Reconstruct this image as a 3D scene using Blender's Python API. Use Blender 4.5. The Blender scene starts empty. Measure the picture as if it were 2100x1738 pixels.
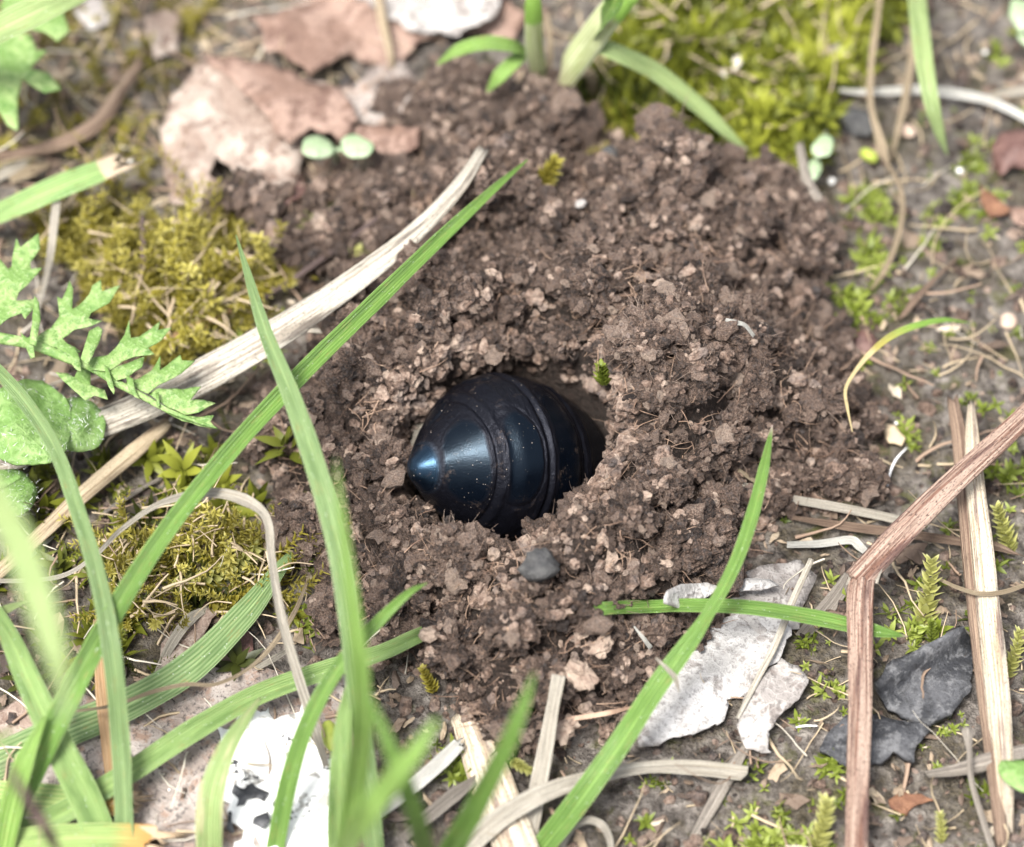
# Close-up of a beetle abdomen in its burrow.  1 Blender unit = 1 cm.
import bpy, math, random
import numpy as np
from mathutils import Vector, geometry
rng = np.random.default_rng(11)
random.seed(5)
R = math.radians
scene = bpy.context.scene
COL = scene.collection

# ------------------------------------------------------------------ camera
ELEV, DIST, PXCM = R(55), 26.0, 300.0
VDIR = np.array([0, -math.cos(ELEV), math.sin(ELEV)])      # from the subject to the camera
UPI = np.array([0, math.sin(ELEV), math.cos(ELEV)])        # picture-up
cam_d = bpy.data.cameras.new('camera')
cam = bpy.data.objects.new('camera', cam_d); COL.objects.link(cam)
cam.location = Vector(VDIR * DIST)
cam.rotation_euler = (math.pi / 2 - ELEV, 0, 0)
cam_d.sensor_width = 36; cam_d.lens = 36 * DIST / 7.0
cam_d.clip_start = 0.1; cam_d.clip_end = 20000
cam_d.dof.use_dof = True
cam_d.dof.focus_distance = DIST - 1.05
cam_d.dof.aperture_fstop = 0.5 * cam_d.lens * 1e-3 / 0.31
cam_d.dof.aperture_blades = 9
scene.camera = cam

# ------------------------------------------------------------------ world, sun, exposure
SUN_EL, SUN_AZ = R(67), R(222)      # azimuth clockwise from +Y; the sun stands behind the camera, high
w = bpy.data.worlds.new('World'); scene.world = w; w.use_nodes = True
wn = w.node_tree; wn.nodes.clear()
sky = wn.nodes.new('ShaderNodeTexSky'); sky.sky_type = 'NISHITA'; sky.sun_disc = False
sky.sun_elevation = SUN_EL; sky.sun_rotation = SUN_AZ
sky.air_density = 1.0; sky.dust_density = 3.0; sky.ozone_density = 1.0
hsv = wn.nodes.new('ShaderNodeHueSaturation'); hsv.inputs['Saturation'].default_value = 0.30   # thin bright cloud
bg = wn.nodes.new('ShaderNodeBackground'); bg.inputs['Strength'].default_value = 0.052
wo = wn.nodes.new('ShaderNodeOutputWorld')
wn.links.new(sky.outputs[0], hsv.inputs['Color']); wn.links.new(hsv.outputs[0], bg.inputs['Color'])
wn.links.new(bg.outputs[0], wo.inputs[0])
sun_d = bpy.data.lights.new('sun', 'SUN'); sun_d.energy = 1.5; sun_d.angle = R(19); sun_d.color = (1.0, 0.97, 0.92)
sun = bpy.data.objects.new('sun', sun_d); COL.objects.link(sun)
sdir = Vector((math.sin(SUN_AZ) * math.cos(SUN_EL), math.cos(SUN_AZ) * math.cos(SUN_EL), math.sin(SUN_EL)))
sun.rotation_euler = sdir.to_track_quat('Z', 'Y').to_euler(); sun.location = sdir * 50
scene.view_settings.view_transform = 'Standard'; scene.view_settings.look = 'None'
scene.view_settings.exposure = 2.45; scene.view_settings.gamma = 1.0
scene.render.engine = 'CYCLES'
scene.cycles.use_denoising = True
scene.cycles.max_bounces = 6; scene.cycles.diffuse_bounces = 3; scene.cycles.glossy_bounces = 3
scene.cycles.transmission_bounces = 3; scene.cycles.transparent_max_bounces = 6

# ------------------------------------------------------------------ small maths
def ray(px, py):
    return np.array([(px - 1050) / PXCM, 0, 0]) + UPI * (-(py - 869) / PXCM) - VDIR * DIST
def at(px, py, h=0.0):
    """World point at height h seen at photograph pixel (px, py)."""
    d = ray(px, py); o = VDIR * DIST
    return o + d * ((h - o[2]) / d[2])
def proj(P):
    """Photograph pixels of world points (n, 3)."""
    P = np.atleast_2d(P); k = DIST / (DIST - P @ VDIR); return np.stack([1050 + P[:, 0] * k * PXCM, 869 - (P @ UPI) * k * PXCM], -1)
def hsh(ix, iy, iz, seed):
    h = (ix * 374761393 + iy * 668265263 + iz * 2147483647 + seed * 1274126177) & 0xFFFFFFFF
    h = ((h ^ (h >> 13)) * 1274126177) & 0xFFFFFFFF
    h = ((h ^ (h >> 15)) * 2246822519) & 0xFFFFFFFF
    return ((h ^ (h >> 16)) & 0xFFFFFF) / float(0xFFFFFF)
def vn(p, seed=0):
    """Smooth value noise, -1..1, p (n,3)."""
    p = np.asarray(p, float); i = np.floor(p).astype(np.int64); f = p - i; f = f * f * f * (f * (f * 6 - 15) + 10)
    r = 0
    for dx in (0, 1):
        for dy in (0, 1):
            for dz in (0, 1):
                wgt = (f[:, 0] if dx else 1 - f[:, 0]) * (f[:, 1] if dy else 1 - f[:, 1]) * (f[:, 2] if dz else 1 - f[:, 2])
                r = r + wgt * hsh(i[:, 0] + dx, i[:, 1] + dy, i[:, 2] + dz, seed)
    return r * 2 - 1
def fbm(p, seed=0, octv=3, gain=0.5):
    s, a, t = 0, 1.0, 0
    for k in range(octv):
        s = s + a * vn(np.asarray(p) * (2.03 ** k) + 17.3 * k, seed + k); t += a; a *= gain
    return s / t
def sstep(a, b, x):
    t = np.clip((x - a) / (b - a), 0, 1); return t * t * (3 - 2 * t)
def unit(v):
    v = np.asarray(v, float); return v / max(1e-9, np.linalg.norm(v))
def catmull(P, n):
    P = np.asarray(P, float); Q = np.vstack([2 * P[0] - P[1], P, 2 * P[-1] - P[-2]]); out = []
    for i in range(len(P) - 1):
        p0, p1, p2, p3 = Q[i:i + 4]
        for t in np.linspace(0, 1, n, endpoint=False):
            out.append(0.5 * (2 * p1 + (p2 - p0) * t + (2 * p0 - 5 * p1 + 4 * p2 - p3) * t * t + (3 * p1 - p0 - 3 * p2 + p3) * t ** 3))
    out.append(P[-1]); return np.array(out)
def sdist(poly, X, Y):
    """Signed distance to a closed polygon, positive inside."""
    P = np.asarray(poly, float)[:, :2]; d = np.full(X.shape, 1e9); ins = np.zeros(X.shape, bool)
    for a, b in zip(P, np.roll(P, -1, 0)):
        e = b - a; wx, wy = X - a[0], Y - a[1]
        t = np.clip((wx * e[0] + wy * e[1]) / (e @ e + 1e-12), 0, 1)
        d = np.minimum(d, (wx - e[0] * t) ** 2 + (wy - e[1] * t) ** 2)
        c = ((a[1] > Y) != (b[1] > Y)); xs = a[0] + (Y - a[1]) / (e[1] if abs(e[1]) > 1e-9 else 1e-9) * e[0]
        ins ^= c & (X < xs)
    return np.where(ins, 1, -1) * np.sqrt(d)

# ------------------------------------------------------------------ mesh and object helpers
def mesh_arr(name, V, F, attrs=None, uv=None, smooth=True):
    V = np.ascontiguousarray(V, np.float32); F = np.ascontiguousarray(F, np.int32); m, k = F.shape
    me = bpy.data.meshes.new(name)
    me.vertices.add(len(V)); me.vertices.foreach_set('co', V.ravel())
    me.loops.add(m * k); me.loops.foreach_set('vertex_index', F.ravel())
    me.polygons.add(m); me.polygons.foreach_set('loop_start', np.arange(0, m * k, k, dtype=np.int32))
    me.polygons.foreach_set('loop_total', np.full(m, k, np.int32))
    me.polygons.foreach_set('use_smooth', np.full(m, smooth))
    for nm, a in (attrs or {}).items():
        at_ = me.attributes.new(nm, 'FLOAT', 'POINT'); at_.data.foreach_set('value', np.ascontiguousarray(a, np.float32))
    if uv is not None:
        l = me.uv_layers.new(name='UVMap'); l.data.foreach_set('uv', np.ascontiguousarray(uv[F.ravel()], np.float32).ravel())
    me.update(calc_edges=True); me.validate()
    return me
def link(name, me, mat, parent=None, base=None):
    o = bpy.data.objects.new(name, me); COL.objects.link(o)
    if me is not None and mat is not None and not len(me.materials): me.materials.append(mat)
    if parent is not None: o.parent = parent
    if base is not None: o.location = Vector(base)
    return o
def tag(o, label=None, cat=None, group=None, kind=None):
    if label: o['label'] = label
    if cat: o['category'] = cat
    if group: o['group'] = group
    if kind: o['kind'] = kind
    return o
def empty(name, loc):
    o = bpy.data.objects.new(name, None); COL.objects.link(o); o.location = Vector(loc); o.empty_display_size = 0.1; return o

# ------------------------------------------------------------------ materials
class NT:
    def __init__(s, name):
        s.m = bpy.data.materials.new(name); s.m.use_nodes = True; s.t = s.m.node_tree; s.t.nodes.clear()
        s.out = s.n('ShaderNodeOutputMaterial')
    def n(s, typ, **kw):
        nd = s.t.nodes.new(typ)
        for k, v in kw.items(): setattr(nd, k, v)
        return nd
    def set(s, sock, v):
        if hasattr(v, 'node'): s.t.links.new(v, sock)
        elif isinstance(v, (tuple, list)) and len(v) == 3 and sock.type == 'RGBA': sock.default_value = (*v, 1)
        else: sock.default_value = v
    def attr(s, nm): return s.n('ShaderNodeAttribute', attribute_name=nm).outputs['Fac']
    def coord(s, which='Object'): return s.n('ShaderNodeTexCoord').outputs[which]
    def mapping(s, vec, scale=(1, 1, 1)):
        m = s.n('ShaderNodeMapping'); s.set(m.inputs['Vector'], vec); m.inputs['Scale'].default_value = scale; return m.outputs[0]
    def noise(s, vec, scale, detail=3, rough=0.55):
        n = s.n('ShaderNodeTexNoise'); s.set(n.inputs['Vector'], vec); n.inputs['Scale'].default_value = scale
        n.inputs['Detail'].default_value = detail; n.inputs['Roughness'].default_value = rough; return n.outputs['Fac']
    def voro(s, vec, scale, out='Distance', feature='F1'):
        n = s.n('ShaderNodeTexVoronoi', feature=feature); s.set(n.inputs['Vector'], vec); n.inputs['Scale'].default_value = scale; return n.outputs[out]
    def ramp(s, fac, stops):
        r = s.n('ShaderNodeValToRGB'); s.set(r.inputs[0], fac); e = r.color_ramp.elements
        while len(e) < len(stops): e.new(0.5)
        for el, (p, c) in zip(e, stops):
            el.position = p; el.color = (*c, 1) if not isinstance(c, (int, float)) else (c, c, c, 1)
        return r.outputs[0]
    def mix(s, f, a, b, mode='MIX'):
        m = s.n('ShaderNodeMix', data_type='RGBA', blend_type=mode); s.set(m.inputs[0], f); s.set(m.inputs[6], a); s.set(m.inputs[7], b); return m.outputs[2]
    def math(s, op, a, b=0.0, c=0.0):
        m = s.n('ShaderNodeMath', operation=op); s.set(m.inputs[0], a); s.set(m.inputs[1], b)
        if op in ('MULTIPLY_ADD', 'SMOOTH_MIN'): s.set(m.inputs[2], c)
        return m.outputs[0]
    def bump(s, h, strength, dist):
        b = s.n('ShaderNodeBump'); s.set(b.inputs['Height'], h); b.inputs['Strength'].default_value = strength; b.inputs['Distance'].default_value = dist; return b.outputs[0]
    def pbsdf(s, col, rough=0.6, spec=0.4, normal=None, **kw):
        p = s.n('ShaderNodeBsdfPrincipled'); s.set(p.inputs['Base Color'], col); s.set(p.inputs['Roughness'], rough); s.set(p.inputs['Specular IOR Level'], spec)
        if normal is not None: s.set(p.inputs['Normal'], normal)
        for k, v in kw.items(): s.set(p.inputs[k.replace('_', ' ')], v)
        return p.outputs[0]
    def done(s, sh): s.t.links.new(sh, s.out.inputs[0]); return s.m
    def thin(s, sh, col, amount, normal=None):
        t = s.n('ShaderNodeBsdfTranslucent'); s.set(t.inputs[0], col)
        if normal is not None: s.set(t.inputs['Normal'], normal)
        m = s.n('ShaderNodeMixShader'); m.inputs[0].default_value = amount
        s.t.links.new(sh, m.inputs[1]); s.t.links.new(t.outputs[0], m.inputs[2]); return m.outputs[0]

def soil_mat():
    n = NT('soil'); c = n.coord(); tint = n.attr('tint')
    rnd = n.n('ShaderNodeObjectInfo').outputs['Random']
    f = n.math('ADD', n.math('SUBTRACT', tint, .06), n.math('MULTIPLY', n.math('SUBTRACT', n.noise(c, 16, 5, 0.75), 0.5), 2.1))
    f = n.math('ADD', f, n.math('MULTIPLY', n.math('SUBTRACT', rnd, 0.5), 0.16))
    col = n.ramp(f, [(0.0, (.030, .022, .020)), (0.22, (.098, .066, .051)), (0.48, (.265, .18, .137)), (0.72, (.44, .325, .26)), (1.0, (.56, .43, .34))])
    g = n.noise(c, 7, 2)
    col = n.mix(n.ramp(g, [(0.5, 0.0), (0.68, 0.5)]), col, (.17, .15, .145))
    h = n.math('ADD', n.noise(c, 34, 6, 0.75), n.math('MULTIPLY', n.voro(c, 26), 0.8))
    return n.done(n.pbsdf(col, n.ramp(n.noise(c, 40), [(0.42, .38), (0.56, .85)]), 0.4, n.bump(h, 1.0, 0.055)))
def ground_mat():
    n = NT('bare_ground'); c = n.coord(); heap = n.attr('heap')
    a = n.noise(c, 1.3, 5, 0.65); b = n.noise(c, 9, 5, 0.7); d = n.noise(c, 34, 4, 0.7)
    col = n.ramp(b, [(0.34, (.052, .045, .040)), (0.46, (.165, .142, .124)), (0.55, (.29, .255, .225)), (0.68, (.47, .42, .37))])
    col = n.mix(n.ramp(a, [(0.46, 0.0), (0.58, 0.65)]), col, n.ramp(d, [(0.38, (.04, .034, .022)), (0.62, (.18, .145, .085))]))
    col = n.mix(n.ramp(n.noise(c, 4.2, 4, .7), [(0.56, 0.0), (0.70, 0.75)]), col, (.12, .125, .022))
    soil = n.ramp(d, [(0.35, (.020, .015, .012)), (0.5, (.045, .031, .024)), (0.65, (.095, .064, .05))])  # moist subsoil, coloured extra dark to deepen the shade in gaps between clods
    col = n.mix(heap, col, soil)
    h = n.math('ADD', n.math('MULTIPLY', b, 1.2), n.math('MULTIPLY', d, 0.8))
    return n.done(n.pbsdf(col, n.ramp(b, [(0.3, .4), (0.6, .8)]), 0.35, n.bump(h, 1.0, 0.13)))
def blade_mat(name, mid, light, tip=(.45, .30, .22), n_veins=11, vein=0.35, tipstart=0.97, pale=None, rough=0.38, base=None, pretip=None, fibk=.75):
    n = NT(name); uv = n.coord('UV'); t = n.attr('along')
    sep = n.n('ShaderNodeSeparateXYZ'); n.set(sep.inputs[0], uv); u, v = sep.outputs[0], sep.outputs[1]
    st = n.math('SINE', n.math('MULTIPLY', u, 2 * math.pi * n_veins))
    st = n.math('MULTIPLY_ADD', st, 0.5, 0.5)
    fib = n.noise(n.mapping(uv, (26, 1.2, 1)), 2.0, 3)
    blot = n.noise(n.mapping(uv, (1.5, 1.1, 1)), 1.6, 3)
    f = n.math('ADD', n.math('MULTIPLY', st, vein), n.math('MULTIPLY', n.math('SUBTRACT', fib, .5), fibk))
    col = n.mix(n.ramp(f, [(-0.0, 0.0), (0.30, 1.0)]), mid, light)
    mr = n.math('ABSOLUTE', n.math('SUBTRACT', u, 0.5))
    col = n.mix(n.ramp(mr, [(0.0, 0.75), (0.035, 0.0)]), col, tuple(min(1, x * 1.5) for x in light))
    col = n.mix(n.ramp(blot, [(0.47, 0.0), (0.62, 0.5)]), col, tuple(x * 0.66 for x in mid))
    if pale: col = n.mix(n.ramp(blot, [(0.5, 0.0), (0.6, 0.8)]), col, pale)
    blem = n.noise(n.mapping(uv, (7, 5, 1)), 1.3, 4, .7)
    col = n.mix(n.ramp(blem, [(0.60, 0.0), (0.66, 0.75)]), col, (.34, .27, .10))
    edge = n.math('ABSOLUTE', n.math('SUBTRACT', u, .5))
    col = n.mix(n.ramp(edge, [(0.455, 0.0), (0.49, 0.6)]), col, tuple(min(.9, x * 1.35 + .08) for x in light))
    if pretip: col = n.mix(n.ramp(n.math('ADD', t, n.math('MULTIPLY', n.math('SUBTRACT', fib, .5), .3)), [(tipstart - .22, 0.0), (tipstart - .04, 1.0)]), col, pretip)
    if base: col = n.mix(n.ramp(t, [(0.05, 1.0), (0.3, 0.0)]), col, base)
    col = n.mix(n.ramp(t, [(tipstart, 0.0), (min(1, tipstart + .03), 1.0)]), col, tip)
    sp = n.voro(n.mapping(uv, (8, 30, 1)), 1.0); keep = n.noise(n.mapping(uv, (3, 4, 1)), 1.5, 2)
    dots = n.math('MULTIPLY', n.ramp(sp, [(0.10, 1.0), (0.16, 0.0)]), n.ramp(keep, [(0.5, 0.0), (0.6, 1.0)]))
    col = n.mix(dots, col, (.75, .80, .70))
    h = n.math('ADD', n.math('MULTIPLY', st, 0.6), fib)
    nm = n.bump(h, 0.7, 0.014)
    return n.done(n.thin(n.pbsdf(col, rough, 0.45, nm), col, 0.30, nm))
def straw_mat(name, a, b, dark=(.16, .11, .08), spots=0.5, streak=0.5, translucent=0.12):
    n = NT(name); uv = n.coord('UV'); c = n.coord()
    fib = n.noise(n.mapping(uv, (22, 0.8, 1)), 1.6, 4, 0.6); broad = n.noise(n.mapping(uv, (5, 0.9, 1)), 1.0, 4, 0.65)
    col = n.mix(n.ramp(fib, [(0.41, 0.0), (0.56, 1.0)]), a, b)
    col = n.mix(n.math('MULTIPLY', n.ramp(broad, [(0.52, 0.0), (0.60, 1.0)]), streak), col, dark)
    sp = n.noise(n.mapping(uv, (38, 24, 1)), 1.5, 3, 0.7)
    col = n.mix(n.math('MULTIPLY', n.ramp(sp, [(0.565, 0.0), (0.60, 1.0)]), spots), col, tuple(x * 0.5 for x in dark))
    nm = n.bump(fib, 0.9, 0.035)
    return n.done(n.thin(n.pbsdf(col, 0.62, 0.3, nm), col, translucent, nm))
def leaf_mat(name, a, b, c3, speck=(.05, .045, .04), specks=0.5, rough=0.7, translucent=0.12, scale=2.2, vk=.3, vs=11.0):
    n = NT(name); c = n.coord()
    col = n.mix(n.ramp(n.noise(c, scale, 5, .65), [(0.44, 0.0), (0.56, 1.0)]), a, b)
    col = n.mix(n.ramp(n.noise(n.mapping(c, (1, 1, 1)), scale * 2.6, 5, .7), [(0.51, 0.0), (0.60, 0.9)]), col, c3)
    wv = n.n('ShaderNodeVectorMath', operation='ADD'); nz_ = n.n('ShaderNodeTexNoise'); n.set(nz_.inputs['Vector'], c); nz_.inputs['Scale'].default_value = 6.0
    sc_ = n.n('ShaderNodeVectorMath', operation='SCALE'); n.set(sc_.inputs[0], nz_.outputs['Color']); sc_.inputs['Scale'].default_value = .12; n.set(wv.inputs[0], c); n.set(wv.inputs[1], sc_.outputs[0])
    vein = n.voro(wv.outputs[0], vs, 'Distance', 'DISTANCE_TO_EDGE')
    col = n.mix(n.ramp(vein, [(0.0, vk), (0.06, 0.0)]), col, tuple(min(.9, x * 1.25) for x in b))
    col = n.mix(n.math('MULTIPLY', n.ramp(n.noise(c, 26, 5, .75), [(0.53, 0.0), (0.60, 1.0)]), specks), col, speck)
    nm = n.bump(n.math('ADD', n.noise(c, 26, 4, .65), n.math('MULTIPLY', n.ramp(vein, [(0, 1.0), (.08, 0.0)]), vk * .5)), 0.6, 0.03)
    return n.done(n.thin(n.pbsdf(col, rough, 0.3, nm), col, translucent, nm))
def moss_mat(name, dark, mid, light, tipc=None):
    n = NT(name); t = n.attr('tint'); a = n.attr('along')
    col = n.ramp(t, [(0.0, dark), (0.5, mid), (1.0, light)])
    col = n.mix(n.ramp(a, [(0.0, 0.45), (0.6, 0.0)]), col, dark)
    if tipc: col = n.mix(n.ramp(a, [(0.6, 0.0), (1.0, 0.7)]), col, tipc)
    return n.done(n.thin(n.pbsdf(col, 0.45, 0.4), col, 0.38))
def litter_mat():
    n = NT('plant_litter'); t = n.attr('tint'); c = n.coord()
    col = n.ramp(t, [(0.0, (.05, .04, .035)), (0.3, (.16, .115, .085)), (0.55, (.30, .23, .16)), (0.8, (.48, .38, .26)), (1.0, (.62, .54, .42))])
    col = n.mix(n.math('MULTIPLY', n.noise(c, 14, 3), 0.6), col, (.14, .10, .08))
    return n.done(n.thin(n.pbsdf(col, 0.65, 0.3, n.bump(n.noise(c, 30, 3), .5, .02)), col, 0.12))
def plain_mat(name, a, b, scale=8, rough=0.6, bump=0.5, spec=0.35, translucent=0.0):
    n = NT(name); c = n.coord(); f = n.noise(c, scale, 4, .65)
    col = n.mix(n.ramp(f, [(0.35, 0.0), (0.65, 1.0)]), a, b); nm = n.bump(n.noise(c, scale * 4, 4, .65), bump, 0.03)
    sh = n.pbsdf(col, rough, spec, nm)
    return n.done(n.thin(sh, col, translucent, nm) if translucent else sh)
def beetle_mat():
    n = NT('beetle_cuticle'); c = n.coord(); pl = n.attr('plate'); uv = n.coord('UV')
    wr = n.noise(n.mapping(uv, (26, 16, 1)), 2.6, 5, .7)      # fine wrinkles across the soft skin
    sh = n.noise(c, 90, 3, .6)
    skin = n.mix(wr, (.0016, .0017, .0027), (.0042, .0043, .0066))
    hard = n.mix(n.noise(c, 3, 2), (.0008, .0014, .003), (.0016, .003, .006))
    col = n.mix(pl, skin, hard)
    v = n.n('ShaderNodeTexVoronoi'); n.set(v.inputs['Vector'], c); v.inputs['Scale'].default_value = 72; v.inputs['Randomness'].default_value = 1
    vs = n.n('ShaderNodeSeparateColor'); n.set(vs.inputs[0], v.outputs['Color'])
    thr = n.math('MULTIPLY', n.math('POWER', vs.outputs[0], 10.0), 0.30)
    dust = n.math('LESS_THAN', v.outputs['Distance'], thr)
    col = n.mix(n.math('MULTIPLY', n.math('MULTIPLY', dust, n.ramp(n.noise(c, 2.6, 3), [(.47, 0.0), (.58, 1.0)])), 0.55), col, (.36, .30, .25))
    smear = n.math('MULTIPLY', n.ramp(n.noise(c, 5.5, 5, .75), [(.58, 0.0), (.74, .45)]), n.ramp(n.noise(c, 45, 3, .7), [(.47, 0.0), (.6, 1.0)]))
    col = n.mix(smear, col, (.10, .072, .055))
    sy = n.n('ShaderNodeSeparateXYZ'); n.set(sy.inputs[0], uv); tipm = n.ramp(sy.outputs[1], [(.10, 1.0), (.14, 0.0)])
    rough = n.math('ADD', n.math('MULTIPLY', pl, -0.10), 0.37)
    rough = n.math('ADD', rough, n.math('MULTIPLY', dust, 0.3))
    spec = n.math('ADD', n.math('ADD', n.math('MULTIPLY', pl, 0.07), 0.18), n.math('MULTIPLY', tipm, .55))
    hgt = n.math('ADD', n.math('MULTIPLY', wr, n.math('SUBTRACT', 1.05, pl)), n.math('MULTIPLY', sh, 0.22))
    nm = n.bump(hgt, 0.55, 0.014)
    p = n.pbsdf(col, rough, spec, nm)
    pn = p.node; n.set(pn.inputs['Specular Tint'], n.mix(tipm, n.mix(pl, (.78, .82, 1.0), (.58, .79, 1.0)), (.34, .64, 1.0)))
    pn.inputs['Coat Weight'].default_value = 0.0
    return n.done(p)
def dropping_mat():
    n = NT('dropping_crust'); c = n.coord()
    col = n.mix(n.ramp(n.noise(c, 5, 5, .7), [(0.545, 0.0), (0.60, 1.0)]), (.84, .84, .82), (.38, .36, .33))
    col = n.mix(n.ramp(n.noise(c, 3.6, 5, .7), [(0.58, 0.0), (0.61, 1.0)]), col, (.045, .045, .05))
    return n.done(n.pbsdf(col, 0.55, 0.35, n.bump(n.noise(c, 12, 4), .4, .03)))

M = {
    'soil': soil_mat(), 'ground': ground_mat(), 'beetle': beetle_mat(), 'litter': litter_mat(), 'dropping': dropping_mat(),
    'green': blade_mat('fresh_green_grass', (.12, .25, .042), (.285, .425, .12), (.55, .42, .38), 6, .16, fibk=.5),
    'blue': blade_mat('bluish_green_grass', (.135, .24, .08), (.30, .405, .18), (.62, .55, .60), 8, .35),
    'pale': blade_mat('pale_green_grass', (.26, .375, .13), (.42, .51, .23), (.66, .60, .56), 9, .35),
    'lime': blade_mat('lime_green_grass', (.18, .335, .06), (.34, .49, .15), (.60, .45, .35), 5, .25),
    'ribbed': blade_mat('ribbed_grass', (.12, .25, .06), (.33, .46, .165), (.60, .50, .40), 10, .75),
    'cut': blade_mat('cut_grass', (.20, .38, .12), (.38, .52, .20), (.72, .58, .42), 8, .5, tipstart=.80),
    'cutorange': blade_mat('cut_grass_browning', (.22, .38, .11), (.40, .50, .18), (.70, .52, .34), 8, .5, tipstart=.90, pretip=(.62, .34, .11)),
    'yellowing': blade_mat('yellowing_grass', (.18, .34, .10), (.42, .52, .22), (.72, .66, .50), 9, .7, pale=(.62, .60, .34), tipstart=.98),
    'sheath': blade_mat('white_grass_sheath', (.46, .54, .20), (.72, .74, .50), (.30, .50, .10), 7, .3, tipstart=.62, base=(.55, .47, .28)),
    'withering': blade_mat('withering_grass', (.24, .46, .06), (.36, .58, .12), (.68, .56, .30), 4, .3, tipstart=.46, pretip=(.50, .44, .12)),
    'purple': blade_mat('purple_brown_grass', (.14, .085, .09), (.22, .15, .14), (.12, .06, .08), 3, .3),
    'straw': straw_mat('bleached_straw', (.50, .435, .34), (.74, .695, .60), (.26, .215, .175), .5, .6),
    'straw_thick': straw_mat('weathered_straw', (.33, .285, .23), (.62, .575, .49), (.14, .115, .095), .6, .85),
    'white': straw_mat('white_dry_grass', (.78, .75, .66), (.88, .87, .82), (.50, .42, .34), .45, .15, .2),
    'tan': straw_mat('tan_dry_grass', (.36, .27, .17), (.60, .49, .34), (.20, .13, .09), .4, .5),
    'brown': straw_mat('brown_dry_stem', (.20, .13, .095), (.40, .29, .21), (.12, .075, .06), .4, .6),
    'grey': straw_mat('grey_dry_stem', (.24, .205, .175), (.46, .41, .35), (.10, .085, .075), .5, .6),
    'twig': straw_mat('reddish_twig', (.20, .105, .075), (.46, .34, .27), (.11, .06, .052), .9, .8),
    'stalk': straw_mat('pale_split_stalk', (.46, .35, .24), (.74, .66, .52), (.17, .11, .105), .6, .7),
    'orange': straw_mat('orange_dry_grass', (.50, .27, .11), (.72, .52, .32), (.30, .16, .08), .3, .4),
    'twig_dark': straw_mat('dark_twig', (.10, .07, .065), (.24, .175, .16), (.05, .035, .035), .3, .5),
    'leaf_pink': leaf_mat('pinkish_dead_leaf', (.27, .20, .162), (.45, .375, .32), (.18, .118, .09), (.13, .085, .07), .5),
    'leaf_rust': leaf_mat('rusty_dead_leaf', (.205, .128, .097), (.34, .235, .188), (.13, .075, .057), (.10, .06, .05), .4),
    'leaf_grey': leaf_mat('grey_dead_leaf', (.28, .255, .24), (.48, .455, .43), (.20, .17, .155), (.09, .08, .075), .6),
    'leaf_white': leaf_mat('silvery_dead_leaf', (.40, .385, .37), (.60, .58, .565), (.26, .235, .22), (.10, .09, .085), .5),
    'leaf_mottle': leaf_mat('mottled_grey_brown_leaf', (.26, .215, .19), (.42, .37, .335), (.30, .20, .15), (.07, .062, .06), .85),
    'bark': leaf_mat('slate_bark', (.032, .033, .037), (.072, .073, .079), (.13, .13, .135), (.03, .03, .03), .5, .55, 0.0, 4.0, vk=0.0),
    'green_leaf': leaf_mat('hairy_green_leaf', (.17, .30, .08), (.28, .42, .15), (.13, .24, .06), (.34, .46, .22), .35, .5, .28, 3.0, .35, 5.0),
    'cut_leaf': leaf_mat('frosted_green_leaf', (.165, .285, .075), (.31, .43, .16), (.13, .25, .065), (.45, .55, .29), .45, .45, .28, 4.0, .2, 9.0),
    'mint': leaf_mat('mint_leaf', (.34, .44, .26), (.46, .55, .37), (.28, .40, .22), (.5, .58, .42), .2, .42, .28, 4.0, .15, 8.0),
    'pebble': plain_mat('grey_pebble', (.045, .045, .047), (.10, .098, .096), 14, .6, .9),
    'pebble_tan': plain_mat('tan_grain', (.40, .29, .22), (.58, .45, .36), 10, .6, .6),
    'quartz': plain_mat('white_grain', (.66, .64, .60), (.82, .81, .78), 10, .35, .3, .5),
    'chip': plain_mat('wood_chip', (.22, .155, .12), (.40, .315, .25), 12, .7, .8),
    'rust': plain_mat('rust_chip', (.12, .052, .03), (.23, .115, .065), 12, .6, .7),
    'redleaf': plain_mat('dark_red_leaf', (.085, .042, .036), (.17, .095, .08), 7, .45, .5, .4, .1),
    'bud': plain_mat('green_bud', (.34, .42, .06), (.50, .56, .12), 9, .4, .3, .4, .25),
    'thread': plain_mat('white_thread', (.72, .73, .74), (.82, .82, .83), 12, .4, .2),
    'fibre': plain_mat('root_fibre', (.19, .115, .08), (.38, .265, .19), 5, .6, .3),
    'moss_bright': moss_mat('bright_cushion_moss', (.045, .055, .010), (.175, .195, .022), (.36, .38, .05)),
    'moss_ochre': moss_mat('ochre_feather_moss', (.10, .085, .012), (.32, .275, .035), (.54, .48, .12), (.56, .52, .22)),
    'moss_star': moss_mat('green_star_moss', (.07, .095, .014), (.19, .24, .03), (.34, .40, .09)),
    'moss_pale': moss_mat('pale_moss_shoot', (.22, .22, .05), (.48, .48, .15), (.62, .62, .28), (.66, .64, .40)),
}

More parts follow.
